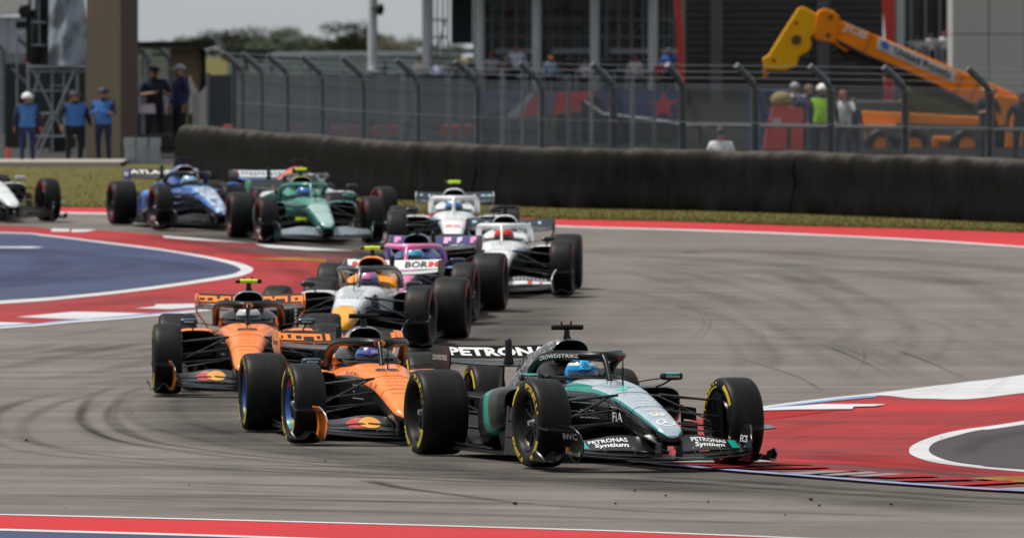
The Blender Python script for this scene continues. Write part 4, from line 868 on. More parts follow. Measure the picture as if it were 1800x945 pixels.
for y, w_, cc in ((-.46, .08, '#e08cc0'), (.16, .09, '#e2a8cc'), (.31, .06, '#cfc4e0'), (.48, .07, '#e08cc0'), (-.30, .07, '#cfc4e0')):
    blocks(rw_fn(y, w_, .5, .7), [(-.5, .1, -.5, .5), (.1, .5, -.1, .5)], c5[I_RF], mat(cc, .4), 'pink_mark')

# ---- 6 and 7: white cars with black and cyan rear wings
def white_car(tc):
    return dict(nose=livery('white_nose_paint', [(0, '#eef0f2'), (.42, '#5a8ca4'), (.47, '#14161a')], [(0, '#e6eaec'), (.34, '#4f8ea8'), (.42, '#16181c')], .5), engine=livery('white_engine', [(0, '#e8ebee'), (.35, '#c8d0d6'), (.6, '#1a1c20')]), halo=mat('#e9ebed', .4, 0, .4), headrest=livery('white_headrest', [(0, '#d8dcdf'), (.5, '#14161a')]), lip=mat('#b9c2c8', .3, .2, .5), sidepod=livery('white_sidepod_b', [(0, '#e8eaec'), (.25, '#16181c')]), rwflap=mat('#10161c', .35, 0, .4), rwmain=mat('#0f1318', .35, 0, .4), fwing=mat('#1a1c20', .35, 0, .4), fflap=mat('#14161a', .35, 0, .3), mirror=mat('#181a1e', .3, 0, .4), edge=mat('#d0d2d4', .3, 0, .4), **({'tcam': YTC, 'rwend': mat('#c8ced2', .35, 0, .4)} if tc else {}))
CY = mat('#8cc4d8', .4)
def dress_white(c, seed):
    rr = random.Random(seed)
    for fn in (rw_fn(0, 1.06, .55, .6), rm_fn(0, 1.0, .35, .3)):
        rc = []; x = -.48
        while x < .45: w_ = rr.uniform(.03, .07); lo = rr.uniform(-.4, -.1); rc.append((x, x + w_, lo, lo + rr.uniform(.3, .55))); x += w_ + rr.uniform(.012, .10)
        blocks(fn, rc, c[I_RF], CY, 'cyan_mark')
    blocks(nose_fn(.30, .12, .22), [(-.5, -.1, -.5, .5), (.0, .4, -.5, .3)], c[I_NOSE], mat('#dc5a58', .5), 'red_number')
    for s in (1, -1): blocks(lambda a, b, s=s: on_wing(fw_flap, s * .42 + a * .54, .38 + b * .40, off=.002), [(-.5, .5, -.5, .5)], c[I_FLAP[s]], mat('#d4d6d8', .4), 'white_band'); blocks(lambda a, b, s=s: on_wing(fw_flap, s * .42 + a * .54, .80 + b * .2, off=.003), [(-.4 + i * .09, -.34 + i * .09, -.5, .5) for i in range(9)], c[I_FLAP[s]], mat('#9a9ca0', .4), 'grey_print'); blocks(lambda a, b, s=s: on_wing(fw_flap, s * .45 + a * .3, .38 + b * .36, off=.004), [(-.2, 0, -.5, .5), (.3, .42, -.5, .3)], c[I_FLAP[s]], mat('#c83238', .4), 'red_mark')
H6 = helm('red_helmet', '', [(0, '#8a1418'), (.4, '#e0281e'), (.85, '#b81c1c')], '#e6331f', '#3a0c10')
c6 = make_car('white racing car with a white halo, its driver in a red helmet', 'driver in a red helmet in the white car', (877, 521.5), -2.2, white_car(False), RB_, H6, -1, '#d8dcdf'); dress_white(c6, 5)
H7 = helm('blue_white_helmet', '', [(0, '#2a4a86'), (.5, '#4a86c8'), (.72, '#c8d4e0')], '#3f7cc8', '#1a2a44')
c7 = make_car('white racing car with a yellow-green roll-hoop camera, farthest of the white cars', 'driver in a blue and white helmet in the far white car', (797, 459), 0., white_car(True), RB_, H7, 0, '#d8dcdf'); dress_white(c7, 8)

# ---- 8: green car
GRN = '#0b5c54'
L8 = dict(nose=livery('green_silver_nose', [(0, '#9ab8b6'), (.27, GRN), (.62, '#0a1a16')], [(0, '#2f8a74'), (.25, GRN), (.5, '#0c2a22')], .40), engine=livery('green_engine', [(0, '#1d4a3c'), (.3, GRN)]), halo=mat('#127068', .35, 0, .5), headrest=mat('#2a7f68', .4, 0, .4), sidepod=livery('green_sidepod', [(0, '#127068'), (.5, '#083a36')]), tcam=YTC, mirror=mat('#2a7f74', .3, 0, .4), rwflap=mat('#0b201c', .35, 0, .2), rwmain=mat('#0b1a18', .35, 0, .2), rwend=mat('#2c8f78', .35, 0, .4), fwing=mat('#101a1a', .3, 0, .4), fflap=mat('#7c8890', .3, .3, .5), endplate=mat('#12584a', .35, 0, .4), lip=mat('#c8b81c', .4))
H8 = helm('blue_helmet_far', '', [(0, '#8aa21e'), (.3, '#2c5aa8'), (.75, '#3c78c8')], '#3a6fc0', '#1c2c50')
c8 = make_car('green racing car with a pale silver-green nose, its tyre at the red kerb', 'driver in a blue helmet in the green car', (561, 429), 8.9, L8, RB_, H8, 2, '#1d5a48')
for s in (1, -1): c8[I_NOSE]; blocks(side_fn(-.35, .7, .36, .05, s), [(-.5, .5, -.5, .5)], c8[I_NOSE], mat('#b4d41c', .4), 'lime_stripe')

# ---- 9: white and dark car behind the green one
L9 = dict(nose=livery('white_red_nose', [(0, '#f2a21c'), (.5, '#1a2036')], [(0, '#dfe3e8'), (.3, '#c8ccd4'), (.5, '#1a2036')], .13), engine=livery('red_amber_engine', [(0, '#e2501e'), (.34, AMB), (.5, '#c83a20'), (.7, '#26304c')]), lip=mat('#e09018', .35, 0, .5), halo=mat('#4a4e56', .35, .1, .4), headrest=mat('#8c94a0', .4), sidepod=livery('white_dark_sidepod', [(0, '#d8dce2'), (.4, '#1c2440')]), rwflap=mat('#d4d8dc', .35, 0, .4), rwmain=mat('#2f66c4', .35, 0, .5), mirror=mat('#2a2c34', .3, 0, .4))
H9 = helm('navy_helmet', '', [(0, '#26304c'), (.6, '#3c5aa0'), (.8, '#c8b040')], '#3c5aa0', '#12141c')
c9 = make_car('white racing car with a red and amber airbox, half hidden behind the green car', 'driver in a navy helmet behind the green car', (588, 408.5), 17., L9, RB_, H9, 2, '#26304c')
patch(nose_fn(.62, .16, .24), [(-.5, -.5), (.5, -.5), (.5, .5), (-.5, .5)], c9[I_NOSE], mat('#d8402a', .4), 'red_stripe')
lf9 = lambda y: (-3.80, .655, .19, 34, .04); lf_o = wing(np.linspace(-.55, .55, 15), lf9).build('lower_flap', mat('#2a5cb4', .35, 0, .4), c9[I_RW], smooth=40); lettering('FORD', lambda a, b: on_wing(lf9, -.10 + a * .66, .5 + b * .62, off=.004), lf_o, TWHITE, .05); blocks(rw_fn(-.5, .1, .5, .8), [(-.5, .5, -.5, .5)], c9[I_RF], mat('#d83a44', .4), 'red_tip')
rr = random.Random(2); blocks(rw_fn(.02, .86, .5, .55), [(-.5 + i * .08, -.45 + i * .08, -.5 + rr.random() * .3, .5) for i in range(12)], c9[I_RF], mat('#5a6068', .5), 'grey_mark')

# ---- 10: blue car
BLU = '#1f58aa'
L10 = dict(nose=livery('blue_white_nose', [(0, '#b4c8e0'), (.2, '#3f78c4'), (.42, '#0c1630')], [(0, '#6f9fd4'), (.18, BLU), (.38, '#0f1e40')], .52, fleck=('#0b1430', .53, 6)), engine=livery('blue_engine', [(0, '#3c82dc'), (.2, BLU), (.62, '#183a78')], fleck=('#bcd4ee', .62, 9)), lip=mat('#d8a878', .4, 0, .3), headrest=mat('#1c3c7c', .4, 0, .4), sidepod=livery('blue_sidepod_b', [(0, '#3f8ae0'), (.4, '#2a62b8'), (.68, '#c4ccd4'), (.8, '#1c2026')], fleck=('#0b1430', .50, 6)), rwflap=mat('#0c0e12', .35, 0, .4), rwend=livery('purple_endplate', [(0, '#34208a'), (.45, '#b0b4bc')], axis='u'), mirror=mat('#3c6cb0', .3, 0, .4))
H10 = helm('white_blue_helmet', '', [(0, '#1c2c50'), (.5, '#7fa8c8'), (.75, '#dce6ee')], '#9fc4dc', '#141c2c', ('#2a5aa0', .58, 20))
c10 = make_car('blue racing car with a white nose, its black rear wing lettered in white', 'driver in a pale blue helmet in the blue car', (369, 404.5), 13.3, L10, RB_, H10, 2, '#2a4a86')
lettering('ATLASSIAN', rw_fn(0, 1.0, .5, .62), c10[I_RF], TWHITE, .05); blocks(rend_fn(-1, .3, .06, .81), [(-.5, -.2, -.5, .5), (-.1, .15, -.5, .5), (.25, .5, -.5, .5)], c10[I_RE[-1]], TWHITE, 'white_mark')

# ---- 11: pale car entering from the left
L11 = dict(nose=livery('pale_nose_paint', [(0, '#dfe2e4'), (.30, '#c8ccd0'), (.45, '#1a1c20')], [(0, '#e4e6e8'), (.3, '#a8acb2'), (.5, '#16181c')], .5, metal=.1), engine=livery('pale_engine', [(0, '#d8dcdf'), (.4, '#1a1c20')]), sidepod=livery('pale_sidepod', [(0, '#d8dcdf'), (.3, '#1a1c20')]), mirror=mat('#c4c8cc', .3, .2, .4), halo=mat('#1a1c20', .4))
H11 = helm('red_white_helmet', '', [(0, '#a8242c'), (.5, '#dcdfe2')], '#c8323a', '#14161c')
c11 = make_car('pale silver racing car half out of the picture at the left edge', 'driver in a red and white helmet in the pale car at the left edge', (0, 390.5), 16., L11, RB_, H11, 2, '#c8ccd0')
patch(nose_fn(.86, .14, .17), [(-.5, -.5), (.5, -.5), (.5, .5), (-.5, .5)], c11[I_NOSE], mat('#d88a8e', .4), 'pink_patch'); patch(nose_fn(-.4, .2, .26), [(-.5, -.5), (.5, -.5), (.5, .5), (-.5, .5)], c11[I_NOSE], mat('#d2525a', .4), 'red_patch')

# small print and dark marks on the nearer noses
for c_, cc, sd in ((c4, '#2a3048', 31), (c5, '#f4d4e8', 33), (c6, '#5a6068', 35), (c7, '#5a6068', 37), (c8, '#e4efec', 39), (c10, '#eef2f6', 41), (c9, '#3a4058', 43)):
    smallprint(nose_fn(-.35, .6, .34), 4, c_[I_NOSE], mat(cc, .5), sd)
    for s in (1, -1): smallprint(side_fn(-1.2, .8, .5, .22, s), 3, c_[I_NOSE], mat(cc, .5), sd + s)
for c_, cc in ((c2, '#e8e0d8'), (c3, '#e8e0d8'), (c1, '#aab4bc')):
    for s in (1, -1): smallprint(side_fn(-.55, .5, .44, .13, s), 3, c_[I_NOSE], mat(cc, .5), 51)
for c_ in (c2, c3):
    blocks(nose_fn(-.45, .12, .20), [(-.5, -.05, -.5, .5), (.05, .5, -.5, .5)], c_[I_NOSE], mat('#20242c', .4), 'dark_number')

# ================================================================== barrier and catch fence
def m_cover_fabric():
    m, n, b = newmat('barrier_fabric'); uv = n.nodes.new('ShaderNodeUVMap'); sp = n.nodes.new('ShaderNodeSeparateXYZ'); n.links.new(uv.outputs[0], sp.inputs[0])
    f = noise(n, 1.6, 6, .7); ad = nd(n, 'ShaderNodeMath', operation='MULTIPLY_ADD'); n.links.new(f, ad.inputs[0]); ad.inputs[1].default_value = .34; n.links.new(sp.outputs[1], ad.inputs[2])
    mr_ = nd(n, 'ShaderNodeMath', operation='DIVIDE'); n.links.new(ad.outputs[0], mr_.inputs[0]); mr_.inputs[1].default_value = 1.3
    d = ramp(n, mr_.outputs[0], [(.0, lin((.009, .0088, .0085))), (.79, lin((.011, .0105, .010))), (.84, lin((.026, .0245, .023))), (.90, lin((.078, .071, .062))), (1.0, lin((.115, .102, .086)))])  # near-black face turning tan towards the top
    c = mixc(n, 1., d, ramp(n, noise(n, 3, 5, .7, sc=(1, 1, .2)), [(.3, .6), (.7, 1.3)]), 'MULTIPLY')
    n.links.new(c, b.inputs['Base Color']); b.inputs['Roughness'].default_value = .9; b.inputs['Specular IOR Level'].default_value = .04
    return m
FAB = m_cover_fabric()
BB = [(300, 310), (330, 313), (420, 324), (560, 339), (700, 351), (860, 360), (1000, 366), (1200, 370), (1400, 376), (1600, 384), (1800, 393), (2000, 403)]
bx_ = np.array([p[0] for p in BB]); by_ = np.array([p[1] for p in BB])
def bpt(px): return G(px, float(cubic(bx_, by_, [px])[0]))
def bnorm(px):
    t = bpt(px + 5) - bpt(px - 5); n_ = Vector((t.y, -t.x, 0)).normalized(); return n_ if n_.y < 0 else -n_
barrier = thing('tyre_barrier', 'long low tyre barrier draped in dark fabric with a tan top along the verge', 'barrier', tuple(bpt(1000)))
Bl = Vector(bpt(1000))
def vnoise(x, k): return math.sin(x * 1.7 + k) + .6 * math.sin(x * 4.1 + 2.1 * k) + .4 * math.sin(x * 9.3 + .7 * k)
seams = [306, 834, 1393, 1990]
for si, (a, b) in enumerate(zip(seams, seams[1:])):
    k = 130; rings = []; uvs = []
    for i in range(k + 1):
        px = a + .7 + (b - a - 1.4) * i / k; p = bpt(px) - Bl; nn = bnorm(px); e = min(1, .6 + i / 5, .6 + (k - i) / 5); s_ = px * .016; ring = []; uv = []
        H = 1.03 + .008 * vnoise(s_ * .8, 3) + .02 * e; T = .95
        prof = [(0.02, 0), (0.05, .12), (.02, .3), (-.01, .5), (.0, .68), (-.02, .82), (-.07, .93), (-.16, .99), (-.3, 1.0), (-.5, .99), (-.68, .97), (-.80, .9), (-.86, .75), (-.88, .4), (-.88, 0)]
        for j, (o_, h) in enumerate(prof):
            w_ = (.035 * vnoise(s_ * 1.9 + h * 1.3, 2) * (1 - abs(2 * h - 1)) + .012 * vnoise(s_ * 4 + j * .3, si)) if 0 < j < 8 else .01 * vnoise(s_ * 3, j)
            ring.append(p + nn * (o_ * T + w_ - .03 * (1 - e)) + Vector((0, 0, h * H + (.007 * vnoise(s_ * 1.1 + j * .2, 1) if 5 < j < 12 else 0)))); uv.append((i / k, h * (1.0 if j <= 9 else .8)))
        rings.append(ring); uvs.append(uv)
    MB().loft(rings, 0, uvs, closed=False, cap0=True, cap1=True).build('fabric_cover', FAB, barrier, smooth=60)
PGREY = mat('#565c62', .5, .2, 0, .15, 6, 'galvanised_post'); WIRE = mat('#6a7076', .5, .5, 0, .1, 6, 'fence_wire')
fence = thing('catch_fence', 'tall wire catch fence on bent grey posts behind the barrier', 'fence', tuple(bpt(1000)))
LEFT = [(-70, 300), (30, 290), (120, 280), (200, 272), (262, 267), (300, 264)]       # (px, depth) where the fence runs on to the left
def fpt(px):
    if px < 330:
        xs = [q[0] for q in LEFT] + [330]; ds = [q[1] for q in LEFT] + [gdepth(313) + 1.2]; return at_depth(px, float(np.interp(px, xs, ds)))
    q = float(px)
    for _ in range(12):
        p = bpt(q) - bnorm(q) * 1.25; q += (px - (900 + F * p.x / (p - CP).dot(FW))) * .6; q = max(q, 306)
    p.z = gz(p.y); return p
posts = [-40, 8, 60, 130, 200, 262, 300, 345, 392, 428, 462, 507, 568, 640, 736, 840, 953, 1077, 1200, 1328, 1462, 1592, 1742, 1900]
def fprof(px):
    p = fpt(px) - Bl; t = fpt(px + 4) - fpt(px - 4); n_ = Vector((t.y, -t.x, 0)).normalized(); n_ = n_ if n_.y < 0 else -n_
    return p, n_
prev = None
for px in posts:
    p, n_ = fprof(px); H = 2.10
    if px == 345: prev = None
    MB().tube([p, p + Vector((0, 0, H)), p + n_ * .12 + Vector((0, 0, H + .16)), p + n_ * .42 + Vector((0, 0, H + .40))], [.07, .07, .07, .06], 8).build('post', PGREY, fence, smooth=50)
    if prev:
        q, m_ = prev; mb = MB()
        wr_ = .0046 if px < 1000 else .0031
        for h in list(np.arange(.15, 2.1, .05)): mb.tube([q + Vector((0, 0, h)), p + Vector((0, 0, h))], wr_, 3, caps=False)
        for h in (.05, .17, .28, .39): mb.tube([q + m_ * (.0 + h * .95) + Vector((0, 0, H + h)), p + n_ * (h * .95) + Vector((0, 0, H + h))], .005, 3, caps=False)
        L_ = (p - q).length; kk = int(L_ / .05)
        for i in range(1, kk): a = q.lerp(p, i / kk); mb.tube([a + Vector((0, 0, .12)), a + Vector((0, 0, 2.1))], wr_, 3, caps=False)
        mb.build('wire_panel', WIRE, fence, smooth=0, kind='stuff')
        for h in (.9, 1.5, 2.1): MB().tube([q + Vector((0, 0, h)) + m_ * .1, p + Vector((0, 0, h)) + n_ * .1], .008, 5).build('cable', PGREY, fence, smooth=0)
    prev = (p, n_)

# ================================================================== people
SKIN = mat('#9c6a50', .6, name='skin')
def make_body(pose):
    J = {'pel': ((0, 0, .95), (.155, .115)), 'sp': ((0, -.01, 1.12), (.15, .115)), 'ch': ((0, 0, 1.33), (.175, .12)), 'nk': ((0, .0, 1.49), .058), 'hd': ((0, -.015, 1.585), .082), 'ht': ((0, -.01, 1.69), .078), 'nose': ((0, -.115, 1.60), .012)}
    E = [('pel', 'sp'), ('sp', 'ch'), ('ch', 'nk'), ('nk', 'hd'), ('hd', 'ht'), ('hd', 'nose')]
    for s, k in ((1, 'l'), (-1, 'r')):
        J[k + 'sh'] = ((s * .185, 0, 1.42), .072); E.append(('ch', k + 'sh'))
        if pose == 'side': el, wr, d = (s * .27, .03, 1.15), (s * .29, -.05, .92), (0, -.2, -1)
        elif pose == 'front': el, wr, d = (s * .27, -.05, 1.14), (s * .12, -.27, 1.18), (-s * .7, -.6, .2)
        else: el, wr, d = (s * .25, -.16, 1.22), (s * .09, -.24, 1.46), (-s * .3, -.1, 1)
        J[k + 'el'] = (el, .05); J[k + 'wr'] = (wr, .034); E += [(k + 'sh', k + 'el'), (k + 'el', k + 'wr')]; hand(J, E, k + 'wr', wr, d, (0, 1, 0) if pose == 'side' else (0, 0, 1))
        J[k + 'hp'] = ((s * .10, 0, .88), .10); J[k + 'kn'] = ((s * .115, -.02, .50), .066); J[k + 'an'] = ((s * .12, .02, .10), .046); J[k + 'hl'] = ((s * .12, .02, .045), .045); J[k + 'to'] = ((s * .135, -.17, .035), .04)
        E += [('pel', k + 'hp'), (k + 'hp', k + 'kn'), (k + 'kn', k + 'an'), (k + 'an', k + 'hl'), (k + 'hl', k + 'to')]
    me = skin_mesh(J, E, 'person_' + pose)
    for _ in range(4): me.materials.append(None)
    wrs = [Vector(J['lwr'][0]), Vector(J['rwr'][0])]; dd = Vector(d)
    for f in me.polygons:
        c = f.center
        hnd = min((c - w_).dot(Vector((dd.x * (1 if i == 0 else -1), dd.y, dd.z)).normalized()) if (c - w_).length < .2 else -1 for i, w_ in enumerate(wrs)) if False else max(((c - w_).dot(Vector((dd.x * (1 if i == 0 else -1), dd.y, dd.z)).normalized()) if (c - w_).length < .22 else -1) for i, w_ in enumerate(wrs))
        f.material_index = 0 if c.z > 1.515 and abs(c.x) < .13 and pose != 'x' or (hnd > .0 and (abs(c.x) > .225 or pose != 'side')) else (3 if c.z < .085 else (2 if c.z < .93 and abs(c.x) < .24 else 1))
    return me
BODY = {p: make_body(p) for p in ('side', 'front', 'up')}
def torso_shell(me, z0, z1, xm, push, name):
    mb = MB(); idx = {}
    for f in me.polygons:
        if z0 < f.center.z < z1 and abs(f.center.x) < xm:
            q = []
            for vi in f.vertices:
                if vi not in idx: v = me.vertices[vi]; idx[vi] = len(mb.v); q3 = v.co + v.normal * push; q3.z = max(q3.z, .90); mb.v.append(tuple(q3)); mb.uv.append((0, 0))
                q.append(idx[vi])
            mb.f.append(tuple(q)); mb.m.append(0)
    return mb.mesh(name, 1, 60)
VEST = {p: torso_shell(BODY[p], .88, 1.46, .20, .016, 'tabard') for p in BODY}
HAIR = fixn(ell((0, .006, 1.635), (.098, .108, .125), 18, 8, 0, 2 * math.pi, .05, math.pi / 2).mesh('hair', 1, 60)); mbc = ell((0, 0, 1.645), (.105, .115, .11), 18, 8, 0, 2 * math.pi, .05, math.pi / 2); mbc.slab([[(-.085, -.07, 1.655), (0, -.10, 1.66), (.085, -.07, 1.655)], [(-.06, -.19, 1.64), (0, -.21, 1.645), (.06, -.19, 1.64)]], .01); CAP = mbc.mesh('cap', 1, 60)
HARD = ell((0, 0, 1.64), (.125, .14, .135), 18, 8, 0, 2 * math.pi, -.1, math.pi / 2).mesh('helmet', 1, 60)
def person(label, px, head_y, D, top, legs, head=('hair', '#2a1e18'), vest=None, pose='side', turn=0., wide=1., base=None, group=None, shoes='#17171a', extra=None):
    p = at_depth(px, D) if base is None else P(px, base, D); S_ = F / D; h = (py_of(p) - head_y) / S_ / 1.76
    o = bpy.data.objects.new('person', BODY[pose]); COL.objects.link(o); o.location = p; o.scale = (h * wide * 1.14, h * wide * 1.14, h); o.rotation_euler = (0, 0, R(turn)); o['label'] = label; o['category'] = 'person'
    if group: o['group'] = group
    for i, m_ in enumerate((SKIN, mat(top, .8), mat(legs, .85), mat(shoes, .7))): o.material_slots[i].link = 'OBJECT'; o.material_slots[i].material = m_
    for nm, me, c in ((head[0], dict(hair=HAIR, cap=CAP, helmet=HARD)[head[0]], head[1]),) + (((vest[1] if len(vest) > 1 else 'tabard', VEST[pose], vest[0]),) if vest else ()):
        q = bpy.data.objects.new(nm, me); COL.objects.link(q); q.parent = o; q.material_slots[0].link = 'OBJECT'; q.material_slots[0].material = mat(c, .6) if isinstance(c, str) else c
    return o
def m_tabard():
    m, n, b = newmat('blue_tabard'); tc = n.nodes.new('ShaderNodeTexCoord'); sp = n.nodes.new('ShaderNodeSeparateXYZ'); n.links.new(tc.outputs['Object'], sp.inputs[0])
    c = ramp(n, sp.outputs[2], [(.0, lin('#3c86d8')), (.94, lin('#3c86d8')), (.96, lin('#3c86d8'))], 'CONSTANT')
    a = ramp(n, noise(n, 16, 3, sc=(1, 1, 1.6)), [(.55, 0.), (.6, .7)]); c = mixc(n, a, lin('#2a66ac'), lin('#5f6f96')); n.links.new(c, b.inputs['Base Color']); b.inputs['Roughness'].default_value = .7; return m
TAB = m_tabard()
MG = 'marshals in blue tabards'
person('marshal with white helmet and blue tabard, back turned, by the scaffold', 48, 163, 246, '#1a2140', '#1d2450', ('helmet', '#d8dade'), (TAB,), 'side', 180, group=MG)
person('stout marshal in black trousers and blue tabard, middle of the three', 131, 160, 247, '#10131f', '#0e1016', ('cap', '#12141c'), (TAB,), 'side', 28, 1.22, group=MG)
person('marshal in navy overalls and blue tabard standing against the concrete pillar', 182, 154, 247, '#171d38', '#1a2044', ('helmet', '#161c34'), (TAB,), 'front', -22, group=MG)
person('person in dark navy jacket under the shelter, near the concrete pillar', 271, 116, 256, '#161c30', '#101218', ('cap', '#16161a'), None, 'front', 20, 1.1, base=262)
person('person in navy overalls and pale cap beside the tan post of the shelter', 316, 112, 254, '#1c2750', '#121420', ('cap', '#8a8c92'), None, 'side', -60, base=262)
TG = 'people by the orange lift'
person('man with grey hair in white shirt behind the red tank', 1397, 144, 247, '#d0d2d6', '#2a2c34', ('hair', '#8a8682'), ('#2a3040', 'waistcoat'), 'front', 10, group=TG)
person('person in navy shirt left of the yellow-green vest', 1422, 148, 246, '#1e2644', '#22283c', ('hair', '#6a4630'), None, 'side', 5, group=TG)
person('worker in yellow-green vest and white hard hat by the fence', 1446, 148, 245, '#20242c', '#1c2030', ('helmet', '#e4e2d6'), ('#9fe01a', 'safety_vest'), 'side', 0, group=TG)
person('photographer in white shirt with raised hands right of the hard hat', 1482, 158, 246, '#c8c8cc', '#3a3c44', ('cap', '#7a2a2a'), None, 'up', -10, group=TG)
person('person in dark jacket between the photographer and the orange beam', 1500, 172, 250, '#22262e', '#1a1c22', ('hair', '#3a2a20'), None, 'side', 40, group=TG)
person('man in grey cap leaning beside the rightmost fence post', 1735, 150, 244, '#15171c', '#16181c', ('cap', '#9a9a9a'), None, 'front', 30, group=TG)
person('person in black coat at the right edge of the picture', 1796, 162, 244, '#131418', '#131418', ('hair', '#2a1c16'), None, 'side', 10, 1.1, group=TG)
person('person in white shirt with a dark strap bending just behind the barrier', 1267, 222, 205, '#e6e6e6', '#2a2c30', ('hair', '#22201e'), None, 'front', 180, .85, base=390)
SG = 'spectators on the terrace'
for lab, px, hy, col, hair, tn in [('white shirt left of the second silver column', 738, 100, '#c8c4c0', '#4a3020', 30), ('lilac shirt just right of the second silver column', 771, 106, '#a8a4c4', '#2a2020', -20), ('black top halfway between the second and third columns', 806, 96, '#1c1e26', '#241a16', 0), ('navy shirt touching the left of the third column', 826, 100, '#28304c', '#30241c', 40),
                               ('grey shirt and red cap right of the third column', 865, 92, '#8a8a92', '#7a2022', 10), ('black shirt in the middle between third and fourth columns', 890, 98, '#17181c', '#20181a', -30), ('pale lilac shirt, tallest between third and fourth columns', 908, 78, '#b0aec4', '#5a2a20', 0), ('pale blue shirt right of the fourth column', 968, 98, '#8296b4', '#a86a30', 20), ('black jacket between fourth and fifth columns', 1000, 95, '#15161a', '#2a2018', 0),
                               ('white shirt left of the fifth column', 1028, 106, '#c4c4c8', '#8a7a60', -15), ('dark shirt right of the fifth column', 1070, 98, '#1b1c22', '#30221c', 10), ('white shirt left of the sixth column', 1116, 98, '#b8b4b2', '#7a3a2a', 0), ('red and white shirt right of the sixth column', 1160, 104, '#a03a3a', '#7a1c1c', 25), ('bright blue shirt beside the red pillar', 1176, 84, '#2a5298', '#3a4258', 0)]:
    person('spectator in ' + lab, px, hy, 378 + (px % 7) * .4, col, '#20222a', ('hair' if hair[1] < '7' else 'cap', hair), None, random.choice(('side', 'front')), tn, group=SG)
for lab, px, hy, col in [('pale shirt on the balcony, left', 1612, 66, '#b8b8bc'), ('white shirt on the balcony, middle', 1636, 60, '#c8c8cc'), ('white top and red cap on the balcony by the white wall', 1660, 56, '#d0ccd0')]:
    person('spectator in ' + lab, px, hy, 372, col, '#2a2c34', ('cap', '#8a2a2e') if 'red' in lab else ('hair', '#30241c'), None, 'front', 0, base=118, group='spectators on the balcony')

# ================================================================== background structures
def pbox(mb, x0, y0, x1, y1, D, dep):
    a = P(x0, y1, D); b = P(x1, y0, D); return mb.box(((a.x + b.x) / 2, a.y + dep / 2, (a.z + b.z) / 2), (b.x - a.x, dep, b.z - a.z))
def pb(name, rect, D, dep, m, parent=None, **kw):
    o = pbox(MB(), *rect, D, dep).build(name, m, parent, smooth=0, **kw)
    md = o.modifiers.new('edge', 'BEVEL'); md.width = min(.03, dep * .2); md.segments = 2; return o
def pex(name, pts, D, dep, m, parent=None, **kw):
    return MB().prism([P(x, y, D) for x, y in pts], (0, dep, 0)).build(name, m, parent, smooth=0, **kw)
CONC = mat('#6e6252', .9, 0, 0, .22, 1.2, 'brown_concrete', .2); CONC_SHADE = mat('#5a4c44', .9, 0, 0, .2, 1.2, 'shaded_reddish_concrete', .2); GREYC = mat('#8f9498', .8, 0, 0, .12, 2, 'pale_concrete', .1)  # second concrete is darker: shade painted into the pier's side face
DARKG = mat('#26282b', .6, 0, 0, .2, 2, 'dark_grey_panel'); SLATM = mat('#33322f', .55, 0, 0, .2, 2, 'dark_slat'); COLM = mat('#c6c8ca', .5, .1, 0, .1, 2, 'silver_column'); REDM = mat('#b8281e', .5, 0, 0, .15, 2, 'red_steel'); GLASSM = mat('#17191c', .15, 0, .3, .3, .5, 'dark_glazing'); WALLM = mat('#b2b0ab', .8, 0, 0, .06, 1, 'white_wall'); RAILM = mat('#b4b8ba', .5, 0, 0, .1, 2, 'pale_rail')
SCAF = mat('#8d949a', .4, .6, 0, .15, 6, 'scaffold_tube')
sg = MB(); ys_ = list(np.arange(0, 1.001, .02)); L0 = [fpt(x) + Vector((0, .6, 0)) for x in range(345, 2000, 45)]
for a, b in zip(L0, L0[1:]):
    for k in range(40):
        c = []
        for p_, t in ((a, k / 40), (b, k / 40), (b, (k + 1) / 40), (a, (k + 1) / 40)): y = p_.y + (640 - p_.y) * t; x = p_.x * y / p_.y; c.append((x, y, gz(y) + .006))
        sg.add(c, [(0, 1, 2, 3)])
sg.build('service_road', mat('#141312', .95, 0, 0, .3, .4, 'dark_service_asphalt', 0., .05), kind='structure', smooth=0)
sg = MB(); rows_ = [G(0, 289).y + .1] + list(np.arange(250, 641, 5))
for a, b in zip(rows_, rows_[1:]): sg.add([(x * y, y, gz(y) + .003) for x, y in ((-.07, a), (-.0255, a), (-.0255, b), (-.07, b))], [(0, 1, 2, 3)])
sg.build('paddock_ground', mat('#222120', .95, 0, 0, .25, .4, 'dark_gravel'), kind='structure', smooth=0)
# concrete ledge behind the verge
led = MB(); e0 = [G(x, 293.5) for x in (-120, 40, 140, 212)]
for a, b in zip(e0, e0[1:]): led.add([a, b, b + Vector((0, .0, .11)), a + Vector((0, 0, .11)), b + Vector((0, 6, .112)), a + Vector((0, 6, .112))], [(0, 1, 2, 3), (3, 2, 4, 5)])
led.build('concrete_ledge', mat('#a49c92', .9, 0, 0, .12, 3), kind='structure', smooth=0)
# bridge pier
pr = thing('bridge_pier', 'big square brown concrete pier behind the marshals', 'pillar', tuple(at_depth(200, 255)))
o_ = Vector(pr.location); q = [at_depth(x, d) - o_ for x, d in ((152, 252.6), (212, 252.2), (243, 253.1), (243, 254.4), (152, 254.4))]; top = [v + Vector((0, 0, 7)) for v in q]
MB().add([q[0], q[1], top[1], top[0]], [(0, 1, 2, 3)]).build('pier_front', CONC, pr, smooth=0); MB().add([q[1], q[2], top[2], top[1]], [(0, 1, 2, 3)]).build('pier_side', CONC_SHADE, pr, smooth=0)
MB().add([q[2], q[3], q[4], q[0], top[2], top[3], top[4], top[0]], [(0, 1, 5, 4), (1, 2, 6, 5), (2, 3, 7, 6)]).build('pier_back', CONC, pr, smooth=0)
